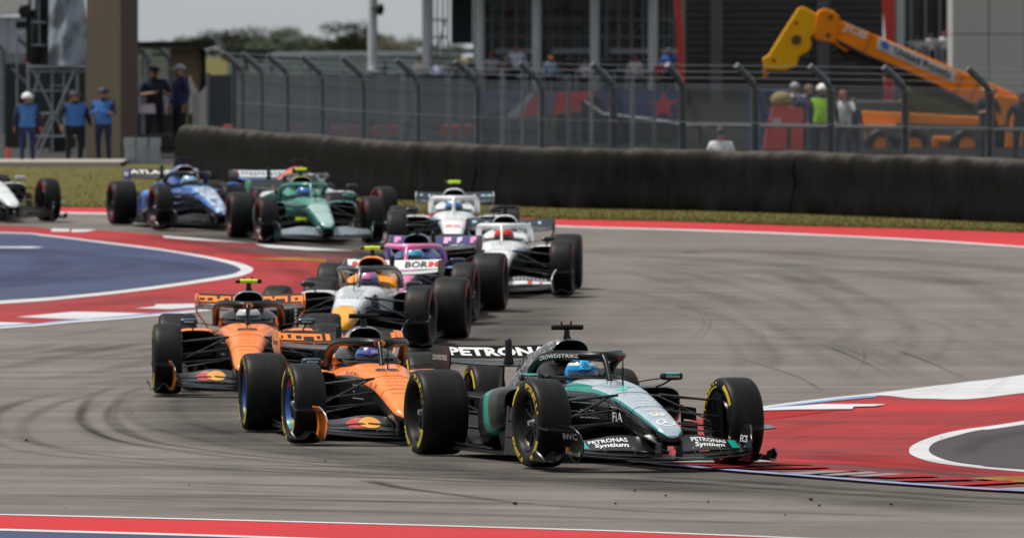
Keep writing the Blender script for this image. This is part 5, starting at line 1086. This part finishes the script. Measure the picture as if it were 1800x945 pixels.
# scaffold tower with covered camera
sc = thing('scaffold_tower', 'steel scaffold tower with plank deck at the left, beside the pier', 'scaffolding', tuple(at_depth(95, 259)))
so_ = Vector(sc.location)
def stube(a, b, r=.03, D=258.5, D2=None, name='tube', m=SCAF): MB().tube([P(a[0], a[1], D) - so_, P(b[0], b[1], D2 or D) - so_], r, 8).build(name, m, sc)
for x, dd in ((50, 0), (136, 0), (50, 1.6), (136, 1.6)): stube((x, -40 if x == 50 else 118), (x, 288 - dd * 4), .032, 258.5 + dd)
for y in (40, 80, 200, 240): stube((50, y), (80 if y < 100 else 136, y), .026)
for y in (118, 126): stube((46, y), (152, y), .03, 258.4)
stube((56, 120), (104, 220), .028, 258.3); stube((132, 122), (62, 286), .026, 258.3); stube((104, 220), (132, 196), .024, 258.3); stube((68, 0), (70, 82), .02)
pb('deck', (44, 114, 158, 119), 258.3, 1.9, mat('#3a3c3e', .7), sc)
MB().box(tuple(P(47, 105, 258.3) - so_), (.12, .12, .12)).build('red_clamp', mat('#c8281e', .5), sc)
rr = random.Random(4); g = []
for i in range(19):
    r_ = []
    for j in range(15):
        u, v = j / 14, i / 18; x = 88 + 68 * u + (18 - 30 * v) * (u - .5) * -.5 - 6 * (1 - v); y = -30 + 145 * v
        dpt = 258.2 + .35 * math.sin(u * 3.1) * -1 + .05 * math.sin(u * 19 + v * 5) + .05 * math.sin(v * 13 + u * 7) + rr.uniform(-.03, .03); r_.append(P(x, y, dpt))
    g.append(r_)
MB().slab(g, .01).build('tarpaulin', mat('#8f98a6', .45, .2, .1, .2, 3, 'grey_tarpaulin'), label='crumpled grey tarpaulin draped over the scaffold deck', cat='tarpaulin', smooth=60)
g = [[P(52 + 40 * u + 12 * v * u, -30 + 142 * v, 258.6 + .06 * math.sin(9 * u + 4 * v)) for u in np.linspace(0, 1, 9)] for v in np.linspace(0, 1, 10)]
MB().slab(g, .01).build('black_sheet', mat('#0c0e12', .6), label='black plastic sheet hanging beside the grey tarpaulin', cat='sheet', smooth=60)
tvc = thing('television_camera', 'black television camera on top of the scaffold at the left', 'camera', tuple(P(50, 40, 257.6)))
to = Vector(tvc.location)
MB().box((0, 0, .25), (.35, .6, .3)).build('camera_body', CARB, tvc); MB().lathe([(.001, -.75), (.13, -.75), (.15, -.72), (.10, -.3), (.1, -.25)], 20, c=(-.05, 0, .25)).build('lens', CARB, tvc); MB().box((-.16, -.2, -.05), (.22, .3, .16)).build('viewfinder', CARB, tvc); MB().tube([(0, 0, .1), (0, 0, -.9)], .06, 10).build('pedestal', CARB, tvc); MB().box((.12, -.32, .42), (.08, .04, .26)).build('white_tag', TWHITE, tvc)
person('camera operator in black on the scaffold deck beside the grey tarpaulin', 70, -14, 259.4, '#0f1014', '#0c0d10', ('cap', '#15161a'), None, 'up', 30, 1.05, base=115)
for a, b in (((50, 160), (136, 160)), ((50, 288), (92, 200)), ((92, 120), (92, 288)), ((70, 126), (52, 196)), ((112, 126), (112, 240)), ((20, 120), (50, 150)), ((30, 60), (50, 60)), ((30, 60), (30, 200))): stube(a, b, .022, 259.3)
wt = thing('white_tent', 'pale tent with a white roof behind the scaffold, top left corner', 'tent', tuple(at_depth(0, 330)))
wo_ = Vector(wt.location); D_ = 330
MB().prism([P(-60, 28, D_) - wo_, P(52, 22, D_) - wo_, P(30, -40, D_) - wo_, P(-60, -70, D_) - wo_], (0, 5, 0)).build('tent_roof', mat('#d8d4cc', .7), wt, smooth=0)
for x0, x1 in ((-60, 14), (15, 52)): MB().prism([P(x0, 30, D_ + .2) - wo_, P(x1, 30, D_ + .2) - wo_, P(x1, 200, D_ + .2) - wo_, P(x0, 200, D_ + .2) - wo_], (0, 4.4, 0)).build('tent_wall', mat('#9aa0aa', .7), wt, smooth=0)
# junk below the deck
pb('equipment_crate', (58, 205, 78, 262), 261, .8, mat('#4a2028', .7), label='dark red crate under the scaffold deck', cat='crate')
pb('flight_case', (86, 150, 120, 285), 262, .8, mat('#1a1c1e', .6), label='black flight case standing under the scaffold', cat='case')
pb('dark_screen', (8, 110, 150, 286), 268, .2, mat('#2a2c2e', .8), label='dark screen panel behind the scaffold', cat='screen')
MB().lathe([(.001, 0), (.07, 0), (.075, .03), (.075, .34), (.05, .42), (.025, .44), (.025, .5), (.001, .5)], 16, axis='Z').tube([(0, 0, .46), (-.08, -.02, .5)], .015, 6).tube([(.02, 0, .46), (.1, 0, .38), (.1, 0, .15)], .012, 6).build('fire_extinguisher', mat('#c02418', .4), loc=tuple(G(14, 288.5, .11)), scale=.5, label='small red fire extinguisher on the ledge at the left edge', cat='extinguisher')
# concrete blocks
cb = thing('concrete_blocks', 'low pale grey concrete blocks right of the pier', 'blocks', tuple(at_depth(248, 246)))
co = Vector(cb.location)
for i, x0 in enumerate((219, 240, 261)):
    a = at_depth(x0, 246) - co; MB().box((a.x + .125, 0, .19), (.245, .4, .38)).build('block', GREYC, cb, smooth=0); MB().box((a.x + .105 + .02 * i, .03, .465), (.24, .38, .165)).build('block', GREYC, cb, smooth=0)
# marshal shelter
sh = thing('marshal_shelter', 'open marshal shelter with thin dark roof and tan board post', 'shelter', tuple(at_depth(310, 258))); ho = Vector(sh.location)
def hpart(name, pts, D, dep, m): return MB().prism([P(x, y, D) - ho for x, y in pts], (0, dep, 0)).build(name, m, sh, smooth=0)
hpart('roof', [(236, 74), (376, 72), (378, 80), (352, 86), (236, 84)], 255.5, 3.0, mat('#1f2019', .8)); hpart('board_post', [(300, 86), (352, 86), (356, 100), (357, 150), (350, 165), (332, 130), (331, 225), (304, 225), (300, 160)], 257, .3, mat('#8c7a64', .85, 0, 0, .15, 3, 'tan_board'))
hpart('dark_edge', [(352, 86), (361, 88), (362, 150), (352, 162), (356, 120)], 256.9, .3, mat('#17150f', .8)); hpart('rear_post', [(248, 86), (254, 86), (254, 270), (248, 270)], 258.2, .1, SCAF); hpart('white_post', [(338, 165), (350, 165), (350, 232), (338, 232)], 256.6, .1, mat('#a8acae', .6)); hpart('counter', [(246, 236), (300, 236), (300, 244), (246, 244)], 254.6, .6, mat('#3a3c40', .7)); hpart('back_panel', [(236, 200), (340, 200), (340, 270), (236, 270)], 258.6, .1, mat('#34383c', .8))
MB().slab([[P(249, 184, 253.6), P(272, 184, 253.6)], [P(246, 200, 253.5), P(274, 200, 253.5)]], .05).build('carrier_bag', mat('#b8a8b4', .6), label='pale bag held by the person under the shelter', cat='bag')
# trackside camera box on the fence
tc_ = thing('trackside_camera', 'dark box camera on a post above the fence, right of the shelter', 'camera', tuple(at_depth(432, 232))); to2 = Vector(tc_.location)
MB().prism([P(x, y, 232) - to2 for x, y in ((396, 86), (470, 86), (480, 92), (468, 100), (458, 112), (436, 104), (400, 100))], (0, .5, 0)).build('housing', mat('#2a2e32', .6), tc_, smooth=0); MB().tube([P(432, 100, 232.2) - to2, Vector((0, .25, 0))], .06, 10).build('mast', PGREY, tc_); MB().tube([P(392, 88, 232.2) - to2, P(486, 88, 232.2) - to2], .025, 8).build('sunshade', CARB, tc_)
for i, x in enumerate((455, 507)): pass
pex('leaning_brace', [(704, 250), (716, 250), (736, 185), (727, 183)], 222, .12, mat('#1c1e1f', .8), label='black brace leaning behind the fence at mid picture', cat='brace')

# grey screened fence, red cushions, banner
for i, (x, t_, wd) in enumerate(((418, 118, .05), (478, 104, .04), (540, 112, .05), (602, 122, .04), (676, 108, .05), (708, 120, .06), (790, 112, .04), (812, 116, .05), (884, 122, .05), (918, 126, .04), (1000, 130, .05), (1040, 124, .04), (1112, 128, .05), (1150, 132, .04))):
    pz = thing('light_pole', 'thin grey pole standing behind the fence, %s from the left' % ('first', 'second', 'third', 'fourth', 'fifth', 'sixth', 'seventh', 'eighth', 'ninth', 'tenth', 'eleventh', 'twelfth', 'thirteenth', 'fourteenth')[i], 'pole', tuple(at_depth(x, 262 + i % 4 * 3)), 'thin poles behind the catch fence'); zt = P(x, t_, 262 + i % 4 * 3).z - pz.location.z
    MB().tube([(0, 0, 0), (0, 0, zt)], wd, 8).build('shaft', mat(('#6c7074', '#55595d', '#7c8084')[i % 3], .5, .2), pz); MB().tube([(-.12, 0, zt * .93), (.12, 0, zt * .93)], .03, 6).build('crossbar', mat('#55595d', .5, .2), pz)
gs = thing('screen_fence', 'grey screened fence behind the catch fence, left of the banner', 'fence', tuple(at_depth(600, 285))); go = Vector(gs.location)
xs = np.linspace(366, 846, 9)
for i, (a, b) in enumerate(zip(xs, xs[1:])): MB().prism([P(x, y, 285 + (i % 2) * .06) - go for x, y in ((a + 1, 132 + (i % 3)), (b - 1, 131), (b - 1, 262), (a + 1, 262))], (0, .05, 0)).build('screen_panel', mat(('#43474b', '#3c4145', '#484c50')[i % 3], .8, 0, 0, .2, 1.5), gs, smooth=0)
for x in xs: MB().tube([P(x, 128, 284.8) - go, P(x, 262, 284.8) - go], .05, 8).build('post', PGREY, gs)
for i, (a, b) in enumerate(((392, 411), (516, 538), (582, 630), (655, 702), (776, 830))):
    pb('red_cushion', (a, 220, b, 240), 276 - i * .2, .7, mat('#b02a30', .6, 0, 0, .2, 3), label='red foam cushion behind the fence, %s from the left' % ('first', 'second', 'third', 'fourth', 'fifth')[i], cat='cushion', group='red cushions behind the fence')
bn = thing('banner', 'long blue banner with red and white shapes behind the fence', 'banner', tuple(at_depth(1015, 279))); bo = Vector(bn.location)
def bpoly(name, pts, D, c): return MB().prism([P(x, y, D) - bo for x, y in pts], (0, .015, 0)).build(name, mat(c, .7, 0, 0, .15, 2), bn, smooth=0)
bpoly('banner_sheet', [(838, 160), (1192, 158), (1192, 214), (838, 204)], 279, '#3c4a72'); bpoly('red_field', [(905, 206), (940, 164), (1050, 160), (1020, 196), (960, 208)], 278.95, '#c03a3e'); bpoly('white_stripe', [(888, 206), (930, 164), (942, 164), (908, 206)], 278.93, '#a8acb4'); bpoly('blue_field', [(952, 206), (962, 164), (978, 164), (970, 206)], 278.9, '#5a6478')
st = []
for k in range(10): r_ = 27 if k % 2 == 0 else 11; a = math.pi / 2 + k * math.pi / 5; st.append((1166 + r_ * math.cos(a), 186 - r_ * math.sin(a)))
MB().add([P(x, y, 278.92) - bo for x, y in st + [(1166, 186)]], [(i, (i + 1) % 10, 10) for i in range(10)]).build('red_star', mat('#c03a3e', .7), bn, smooth=0)
for i, (q, c, lab) in enumerate((([(846, 206), (858, 200), (890, 190), (892, 262), (846, 262)], '#1c1a19', 'leftmost below the banner'), ([(896, 212), (948, 202), (952, 262), (900, 262)], '#33302e', 'between the leftmost and the red field'), ([(978, 200), (1018, 196), (1014, 262), (976, 262)], '#2e2a2a', 'below the red field of the banner'), ([(1022, 178), (1050, 168), (1068, 196), (1070, 262), (1022, 262)], '#161514', 'peaked, right of the red field'), ([(1074, 204), (1186, 214), (1192, 222), (1192, 262), (1074, 262)], '#34312f', 'wide, below the red star'))):
    pex('merchandise_stall', q, 274 + i * .3, 1.4, mat(c, .85, 0, 0, .25, 1.5), label='dark canvas stall ' + lab, cat='stall', group='stalls below the banner')
MB().tube([P(1028, 178, 273.6), P(1060, 200, 273.6), P(1130, 208, 273.6), P(1240, 224, 273.6)], .03, 6).build('white_rope', RAILM, label='pale rope running along the stalls below the banner', cat='rope')

# hospitality building
hb = thing('hospitality_building', 'dark open hospitality building on silver columns behind the fence', 'building', tuple(at_depth(920, 384))); hq0 = Vector(hb.location)
def hbx(name, rect, D, dep, m): o = pbox(MB(), *rect, D, dep); o.v = [tuple(Vector(v) - hq0) for v in o.v]; return o.build(name, m, hb, smooth=0)
for x in (655, 750, 843, 943, 1045, 1147):
    a = P(x, 175, 381) - hq0; b = P(x, -70, 381) - hq0; MB().tube([a, b], .155, 14).build('column', COLM, hb)
    hbx('column_collar', (x - 10, 122, x + 10, 128), 380.7, .6, COLM)
hbx('roof', (640, -90, 1200, -52), 379, 16, DARKG); hbx('screen_box', (793, -60, 831, 77), 383, 1.2, mat('#1b1c1f', .6)); hbx('rear_wall', (832, -60, 1192, 178), 393.5, .3, mat('#1a1a1c', .8))
for i, x in enumerate(range(836, 1190, 46)):
    hbx('window', (x, -48, x + 42, 122), 393, .15, GLASSM); hbx('mullion', (x + 42, -50, x + 46, 126), 392.8, .3, mat('#85878b', .5)); hbx('interior_post', (x + 14 + (i * 7) % 13, -50, x + 17 + (i * 7) % 13, 120), 389 + i % 3, .15, mat('#6a6c70', .6)); hbx('hanging_sign', (x + 4, 8 + (i * 11) % 30, x + 26, 18 + (i * 11) % 30), 388, .1, mat(('#5a5c60', '#6a3a34', '#3c4048')[i % 3], .6))
for y in (20, 48): hbx('transom', (836, y, 1190, y + 4), 392.7, .2, mat('#46484c', .5))
for a, b in ((776, 836), (870, 938), (970, 1038), (1072, 1140), (1162, 1192)): hbx('table_top', (a, 86, b, 94), 385, .8, RAILM)
hbx('terrace_parapet', (832, 126, 1192, 160), 382, .15, mat('#5a5e60', .7, 0, 0, .15, 1))
for x in range(836, 1192, 22): hbx('baluster', (x, 122, x + 3, 160), 381.8, .06, COLM)
hbx('handrail', (832, 121, 1192, 124.5), 381.7, .08, RAILM)
for i, (a, b) in enumerate(((843, 943), (943, 1045), (1045, 1147), (1147, 1192), (750, 793))):
    for y in (34, 64, 104): hbx('frame_rail', (a + 8, y, b - 8, y + 3), 386.5, .06, mat('#8a8c8e', .5))
    for t in (.2, .4, .62, .82): x = a + (b - a) * t; hbx('frame_post', (x, -50, x + 3.4, 122), 386.6, .07, mat(('#9a9c9e', '#77797c')[i % 2], .5))
    o = MB().tube([P(a + 10, 122, 386.8) - hq0, P(b - 10, 34, 386.8) - hq0], .03, 6).build('frame_brace', mat('#77797c', .5), hb)
lsx = thing('loudspeaker', 'round black loudspeaker hanging beside the leftmost silver column', 'loudspeaker', tuple(P(668, 17, 380.5))); ell((0, 0, 0), (.14, .2, .2), 18, 12).build('cabinet', CARB, lsx, smooth=60); MB().tube([(-.1, .05, .0), (-.3, .2, .05)], .03, 8).build('bracket', CARB, lsx)
# louvred building and red pillars
lb = thing('louvred_building', 'tall dark building clad in horizontal slats behind the orange lift', 'building', tuple(at_depth(1380, 366))); lo_ = Vector(lb.location)
def lbx(name, rect, D, dep, m): o = pbox(MB(), *rect, D, dep); o.v = [tuple(Vector(v) - lo_) for v in o.v]; return o.build(name, m, lb, smooth=0)
lbx('wall', (1204, -80, 1552, 186), 367, 8, mat('#1a1917', .85))
for k in range(21): lbx('slat', (1205, -64 + k * 12.2, 1551, -54 + k * 12.2), 366.6, .32, SLATM)
for x in (1250, 1438): lbx('column', (x, -80, x + 20, 188), 365.6, .4, mat('#4a4d50', .5, .1))
lbx('plinth', (1204, 186, 1552, 262), 364, 3, mat('#232323', .8))
for nm, q, lab in (('a', [(1178, -60), (1192, -60), (1201, 60), (1207, 230), (1195, 230), (1189, 40)], 'left of the slatted building'), ('b', [(1546, -60), (1572, -60), (1573, 110), (1566, 215), (1556, 215), (1556, 60)], 'right of the slatted building')):
    pex('red_pillar', q, 362, .4, REDM, label='slanting red steel pillar ' + lab, cat='pillar', group='red pillars')
# balcony building and white wall
bb2 = thing('balcony_building', 'glazed building with a balcony between the red pillar and white wall', 'building', tuple(at_depth(1625, 374))); b2 = Vector(bb2.location)
def b2x(name, rect, D, dep, m): o = pbox(MB(), *rect, D, dep); o.v = [tuple(Vector(v) - b2) for v in o.v]; return o.build(name, m, bb2, smooth=0)
b2x('wall', (1574, -70, 1674, 180), 376, 4, mat('#2c2e32', .7))
for x in (1578, 1600, 1625, 1650): b2x('window', (x + 3, -60, x + 21, 70), 375.7, .2, GLASSM); b2x('mullion', (x, -60, x + 3, 120), 375.5, .3, mat('#8a8c90', .5))
b2x('column', (1576, -70, 1590, 180), 373.5, .3, COLM); b2x('balcony_slab', (1574, 110, 1674, 122), 371, 4, mat('#7a7c80', .7)); b2x('handrail', (1594, 72, 1672, 77), 370.9, .1, RAILM)
for x in range(1596, 1672, 12): b2x('baluster', (x, 77, x + 2.4, 110), 370.9, .06, RAILM)
ww = thing('white_building', 'plain pale wall of a building at the top right corner', 'building', tuple(at_depth(1740, 356))); w2 = Vector(ww.location)
o = pbox(MB(), 1674, -70, 1868, 192, 357.4, 3.4); o.v = [tuple(Vector(v) - w2) for v in o.v]; o.build('wall_core', mat('#6a6866', .8), ww, smooth=0)
for i, (a, b) in enumerate(((1674, 1738), (1739, 1802), (1803, 1868))):
    for j, (c, d) in enumerate(((-70, 60), (61, 192))): o = pbox(MB(), a, c, b - .5, d - .6, 357 + .02 * ((i + j) % 2), 4); o.v = [tuple(Vector(v) - w2) for v in o.v]; o.build('wall_panel', WALLM, ww, smooth=0)
pex('grass_bank', [(1590, 200), (1600, 152), (1640, 156), (1700, 190), (1700, 240), (1590, 240)], 335, 6, GRASS, kind='structure')
# guard rail in front of the lift
gr = thing('pedestrian_rail', 'low grey pedestrian rail behind the barrier at the right', 'rail', tuple(at_depth(1500, 238))); g2 = Vector(gr.location)
MB().tube([P(1212, 220, 240) - g2, P(1500, 223, 238) - g2, P(1880, 230, 236) - g2], .035, 8).build('rail', mat('#55585a', .6), gr)
for x in (1230, 1330, 1424, 1560, 1635, 1716, 1800): MB().tube([P(x, 222, 238.2) - g2, P(x, 290, 238.2) - g2], .04, 8).build('post', mat('#2a2c2e', .6), gr)

# ================================================================== telescopic lift
LO = mat('#e88400', .5, 0, .0, .15, 2.5, 'lift_orange', 0., .2); LY = mat('#eba800', .5, 0, .0, .15, 2.5, 'lift_yellow', 0., .2)
tl = thing('telehandler', 'orange telescopic lift with yellow jib head raised above the fence', 'lift', tuple(at_depth(1640, 270))); t2 = Vector(tl.location)
def tp(name, pts, D, dep, m, parent=None):
    me = MB().prism([P(x, y, D) - t2 for x, y in pts], (0, dep, 0)).build(name, m, parent or tl, smooth=0); md = me.modifiers.new('edge', 'BEVEL'); md.width = .025; md.segments = 2; return me
boom = tp('boom', [(1452, 27), (1476, 36), (1740, 146), (1790, 168), (1794, 196), (1770, 214), (1712, 178), (1590, 128), (1468, 78), (1440, 68)], 269.6, .55, LO)
tp('boom_nose', [(1438, 20), (1450, 15), (1466, 20), (1476, 30), (1466, 76), (1434, 70), (1430, 60)], 269.5, .75, LO)
tp('boom_underside', [(1470, 80), (1590, 131), (1722, 186), (1716, 200), (1580, 146), (1466, 92)], 269.75, .3, mat('#17181a', .6)); tp('wear_pad', [(1474, 74), (1496, 84), (1488, 92), (1472, 82)], 269.4, .2, LO)
jib = tp('jib_head', [(1404, 14), (1412, 12), (1438, 26), (1440, 34), (1433, 58), (1424, 66), (1427, 80), (1422, 90), (1404, 100), (1401, 116), (1380, 124), (1344, 122), (1341, 103), (1352, 96), (1378, 54)], 269.55, .5, LY)
MB().lathe([(.001, -.03), (.11, -.03), (.12, 0), (.06, .0), (.001, .01)], 20, c=tuple(P(1400, 70, 269.52) - t2)).build('pivot_pin', mat('#4a3a14', .5), tl); tp('hook_block', [(1340, 122), (1352, 122), (1350, 138), (1342, 138)], 269.6, .2, mat('#a85a14', .5))
for a, b, dd in ((1400, 40, 0), (1418, 96, 0), (1360, 106, 0)): MB().lathe([(.001, -.02), (.04, -.02), (.045, .005)], 12, c=tuple(P(a, b, 269.52) - t2)).build('bolt', mat('#6a4a10', .5), tl)
tp('decal_panel', [(1546, 66), (1682, 128), (1676, 146), (1540, 86)], 269.56, .03, mat('#b4b8bc', .5))
def boom_fn(cx, cy, wd, ht, D, ang=24.6):
    a = R(ang); return lambda u, v: P(cx + u * wd * math.cos(a) + v * ht * math.sin(a) * .3, cy + u * wd * math.sin(a) - v * ht * math.cos(a), D) - t2
for k, (dx, dy) in enumerate(((0, 0), (3, 5))): MB().tube([P(x + dx, y + dy, 269.35) - t2 for x, y in ((1470, 70), (1520, 96), (1580, 120), (1650, 152), (1712, 186), (1740, 214), (1752, 236))], .028, 8).build('hydraulic_hose', mat('#101114', .5), tl)
for x, y in ((1530, 62), (1690, 136), (1716, 148)): MB().prism([P(x + a, y + b, 269.57) - t2 for a, b in ((0, -3), (5, -1), (-10, 34), (-15, 32))], (0, .05, 0)).build('boom_band', mat('#b86a04', .5), boom, smooth=0)
for x, y in ((1460, 30), (1456, 62), (1748, 160), (1782, 182)): MB().lathe([(.001, -.03), (.05, -.03), (.055, .0)], 12, c=tuple(P(x, y, 269.48) - t2)).build('pin', mat('#3a2a10', .5), tl)
lettering('United Rentals', boom_fn(1622, 110, 108, 15, 269.52), boom, TBLACK, .03); lettering('JCB', boom_fn(1502, 56, 46, 20, 269.54), boom, mat('#c8c8c4', .5), .04, shear=.2)
patch(boom_fn(1556, 80, 14, 15, 269.52), disc(0, 0, .5, .5, 14), boom, mat('#2f62b0', .5), 'blue_disc')
tp('mast', [(1752, 166), (1790, 172), (1786, 214), (1756, 222), (1748, 196)], 269.3, .9, LO); tp('rear_frame', [(1736, 196), (1768, 200), (1768, 290), (1734, 290)], 269.9, .7, mat('#15161a', .6)); tp('counterweight', [(1770, 216), (1796, 216), (1800, 290), (1766, 290)], 269.2, 1.0, LO)
ch = tp('chassis_beam', [(1512, 197), (1520, 195), (1728, 206), (1728, 220), (1512, 216)], 269.0, .5, LO); tp('engine_cover', [(1640, 240), (1728, 242), (1730, 272), (1636, 270)], 268.8, 1.2, LO); tp('step_box', [(1500, 217), (1576, 219), (1574, 227), (1500, 225)], 268.6, .6, mat('#d89048', .5)); tp('hydraulic_tank', [(1522, 230), (1570, 230), (1572, 262), (1520, 262)], 269.1, .8, LO); tp('vent_grille', [(1650, 248), (1718, 249), (1718, 256), (1650, 255)], 268.75, .05, mat('#4a2a0a', .6))
for x in (1550, 1606, 1700): c = P(x, 256, 268.4) - t2; w_ = MB().lathe([(.2, -.2), (.36, -.2), (.42, -.14), (.43, 0), (.42, .14), (.36, .2), (.2, .2)], 30, c=tuple(c)).build('wheel', TYRE, tl); MB().lathe([(.001, -.16), (.12, -.16), (.2, -.19), (.2, .1)], 24, c=tuple(c)).build('rim', LO, w_)
# red tank and tan pack beside it
rk = thing('red_tank', 'red plastic water barrier with a pale label behind the fence', 'water barrier', tuple(at_depth(1385, 244))); r2 = Vector(rk.location)
def rp(name, pts, D, dep, m): return MB().prism([P(x, y, D) - r2 for x, y in pts], (0, dep, 0)).build(name, m, rk, smooth=0)
RT_ = mat('#c8382c', .45, 0, .2, .15, 2, 'red_plastic')
rp('upper_tank', [(1358, 190), (1364, 187), (1410, 190), (1413, 196), (1412, 222), (1350, 222)], 243.8, .5, RT_); rp('lower_tank', [(1349, 224), (1384, 224), (1382, 262), (1342, 262)], 243.7, .6, RT_); rp('lower_tank', [(1391, 224), (1412, 224), (1412, 262), (1390, 262)], 243.75, .6, RT_); rp('label_panel', [(1359, 208), (1373, 208), (1372, 221), (1357, 221)], 243.76, .02, mat('#b4b0ac', .6)); rp('base', [(1340, 262), (1414, 262), (1414, 284), (1338, 284)], 243.8, .6, mat('#7a2a22', .6))
ell((0, 0, 0), (.24, .2, .19), 18, 12).build('canvas_pack', mat('#8c7846', .85, 0, 0, .2, 8), loc=tuple(P(1374, 176, 244)), label='tan canvas pack on top of the red water barrier', cat='pack', smooth=60)
fr = thing('blue_frame', 'thin blue tubular frame left of the red water barrier', 'frame', tuple(at_depth(1345, 252))); f2 = Vector(fr.location)
for a, b in (((1322, 158), (1392, 160)), ((1322, 158), (1322, 290)), ((1340, 159), (1340, 290)), ((1322, 200), (1356, 202))): MB().tube([P(*a, 252) - f2, P(*b, 252) - f2], .04, 8).build('tube', mat('#2a4a7a', .5), fr)
pb('catering_trailer', (1496, 178, 1590, 262), 300, 2.4, mat('#5a5650', .7, 0, 0, .2, 1), label='dull grey trailer behind the orange chassis', cat='trailer')
# far white enclosure and trees
fe = thing('far_enclosure', 'far pale enclosure with a white top edge behind the silver columns', 'fence', tuple(at_depth(600, 620))); e2 = Vector(fe.location)
for i, (a, b) in enumerate(zip(range(400, 800, 40), range(440, 840, 40))): MB().prism([P(x, y, 620) - e2 for x, y in ((a, 98), (b - 1, 98), (b - 1, 150), (a, 150))], (0, .3, 0)).build('panel', mat('#8d9894', .8, 0, 0, .15, .6), fe, smooth=0)
MB().prism([P(x, y, 619.8) - e2 for x, y in ((396, 92), (804, 90), (804, 97), (396, 99))], (0, .5, 0)).build('top_edge', mat('#c8ccca', .7), fe, smooth=0)
def make_tree(seed, hgt=7.):
    rr = random.Random(seed); tr = MB(); tr.tube([(0, 0, -.3), (.05, 0, hgt * .2), (.1, .05, hgt * .45)], [.28, .2, .12], 9); cl = []
    for k in range(7):
        a = k * 2.4 + rr.random(); e = (math.cos(a) * hgt * rr.uniform(.2, .42), math.sin(a) * hgt * rr.uniform(.2, .42), hgt * rr.uniform(.5, .85)); tr.tube([(.06, 0, hgt * .25), (e[0] * .5, e[1] * .5, (hgt * .3 + e[2]) / 2), e], [.1, .06, .03], 6); cl.append(e)
    cr = MB()
    for e in cl + [(rr.uniform(-1, 1) * hgt * .4, rr.uniform(-1, 1) * hgt * .3, hgt * rr.uniform(.4, .98)) for _ in range(16)]:
        rad = hgt * rr.uniform(.10, .18)
        for _ in range(110):
            d = Vector((rr.gauss(0, 1), rr.gauss(0, 1), rr.gauss(0, .75))); d = d.normalized() * rad * rr.random() ** .4; c = Vector(e) + d
            u = Vector((rr.gauss(0, 1), rr.gauss(0, 1), rr.gauss(0, 1))).normalized(); v = u.orthogonal().normalized(); s_ = rr.uniform(.1, .22); cr.add([c - u * s_, c + v * s_ * .7, c + u * s_, c - v * s_ * .7], [(0, 1, 2, 3)])
    return tr.mesh('trunk', 1), cr.mesh('crown', 1, 0)
LEAF = [mat(c, .8, 0, 0, .4, .8, n_) for c, n_ in (((.05, .062, .02), 'leaf_olive'), ((.065, .062, .026), 'leaf_brown_green'), ((.045, .065, .028), 'leaf_green'))]; BARK = mat('#4a4034', .9)
TM = [make_tree(i, 7.) for i in range(3)]
for i, (px, top, lab) in enumerate(((258, 72, 'leftmost, low over the shelter roof'), (300, 66, 'over the middle of the shelter roof'), (345, 68, 'over the right end of the shelter roof'), (404, 50, 'tall, right of the shelter'), (446, 58, 'between the tall one and the middle of the row'), (486, 52, 'left of the bare gap in the row'), (530, 62, 'low, in the middle of the row'), (578, 62, 'low, left of the dense clump'), (616, 44, 'tallest, left of the loudspeaker column'), (650, 56, 'directly behind the leftmost silver column'), (688, 62, 'right of the loudspeaker column'), (730, 74, 'small, left of the second silver column'), (776, 78, 'small, right of the second silver column'))):
    D = 1250 + (i * 37 % 90); p = at_depth(px, D); h = (py_of(p) - top) / (F / D) / 7.; r_ = thing('tree', 'distant olive green tree ' + lab, 'tree', tuple(p), 'distant trees on the skyline'); r_.scale = (h * 1.5, h * 1.5, h); r_.rotation_euler = (0, 0, i * 1.3)
    for me, nm, m_ in ((TM[i % 3][0], 'trunk', BARK), (TM[i % 3][1], 'crown', LEAF[i % 3])): q = bpy.data.objects.new(nm, me); COL.objects.link(q); q.parent = r_; q.material_slots[0].link = 'OBJECT'; q.material_slots[0].material = m_
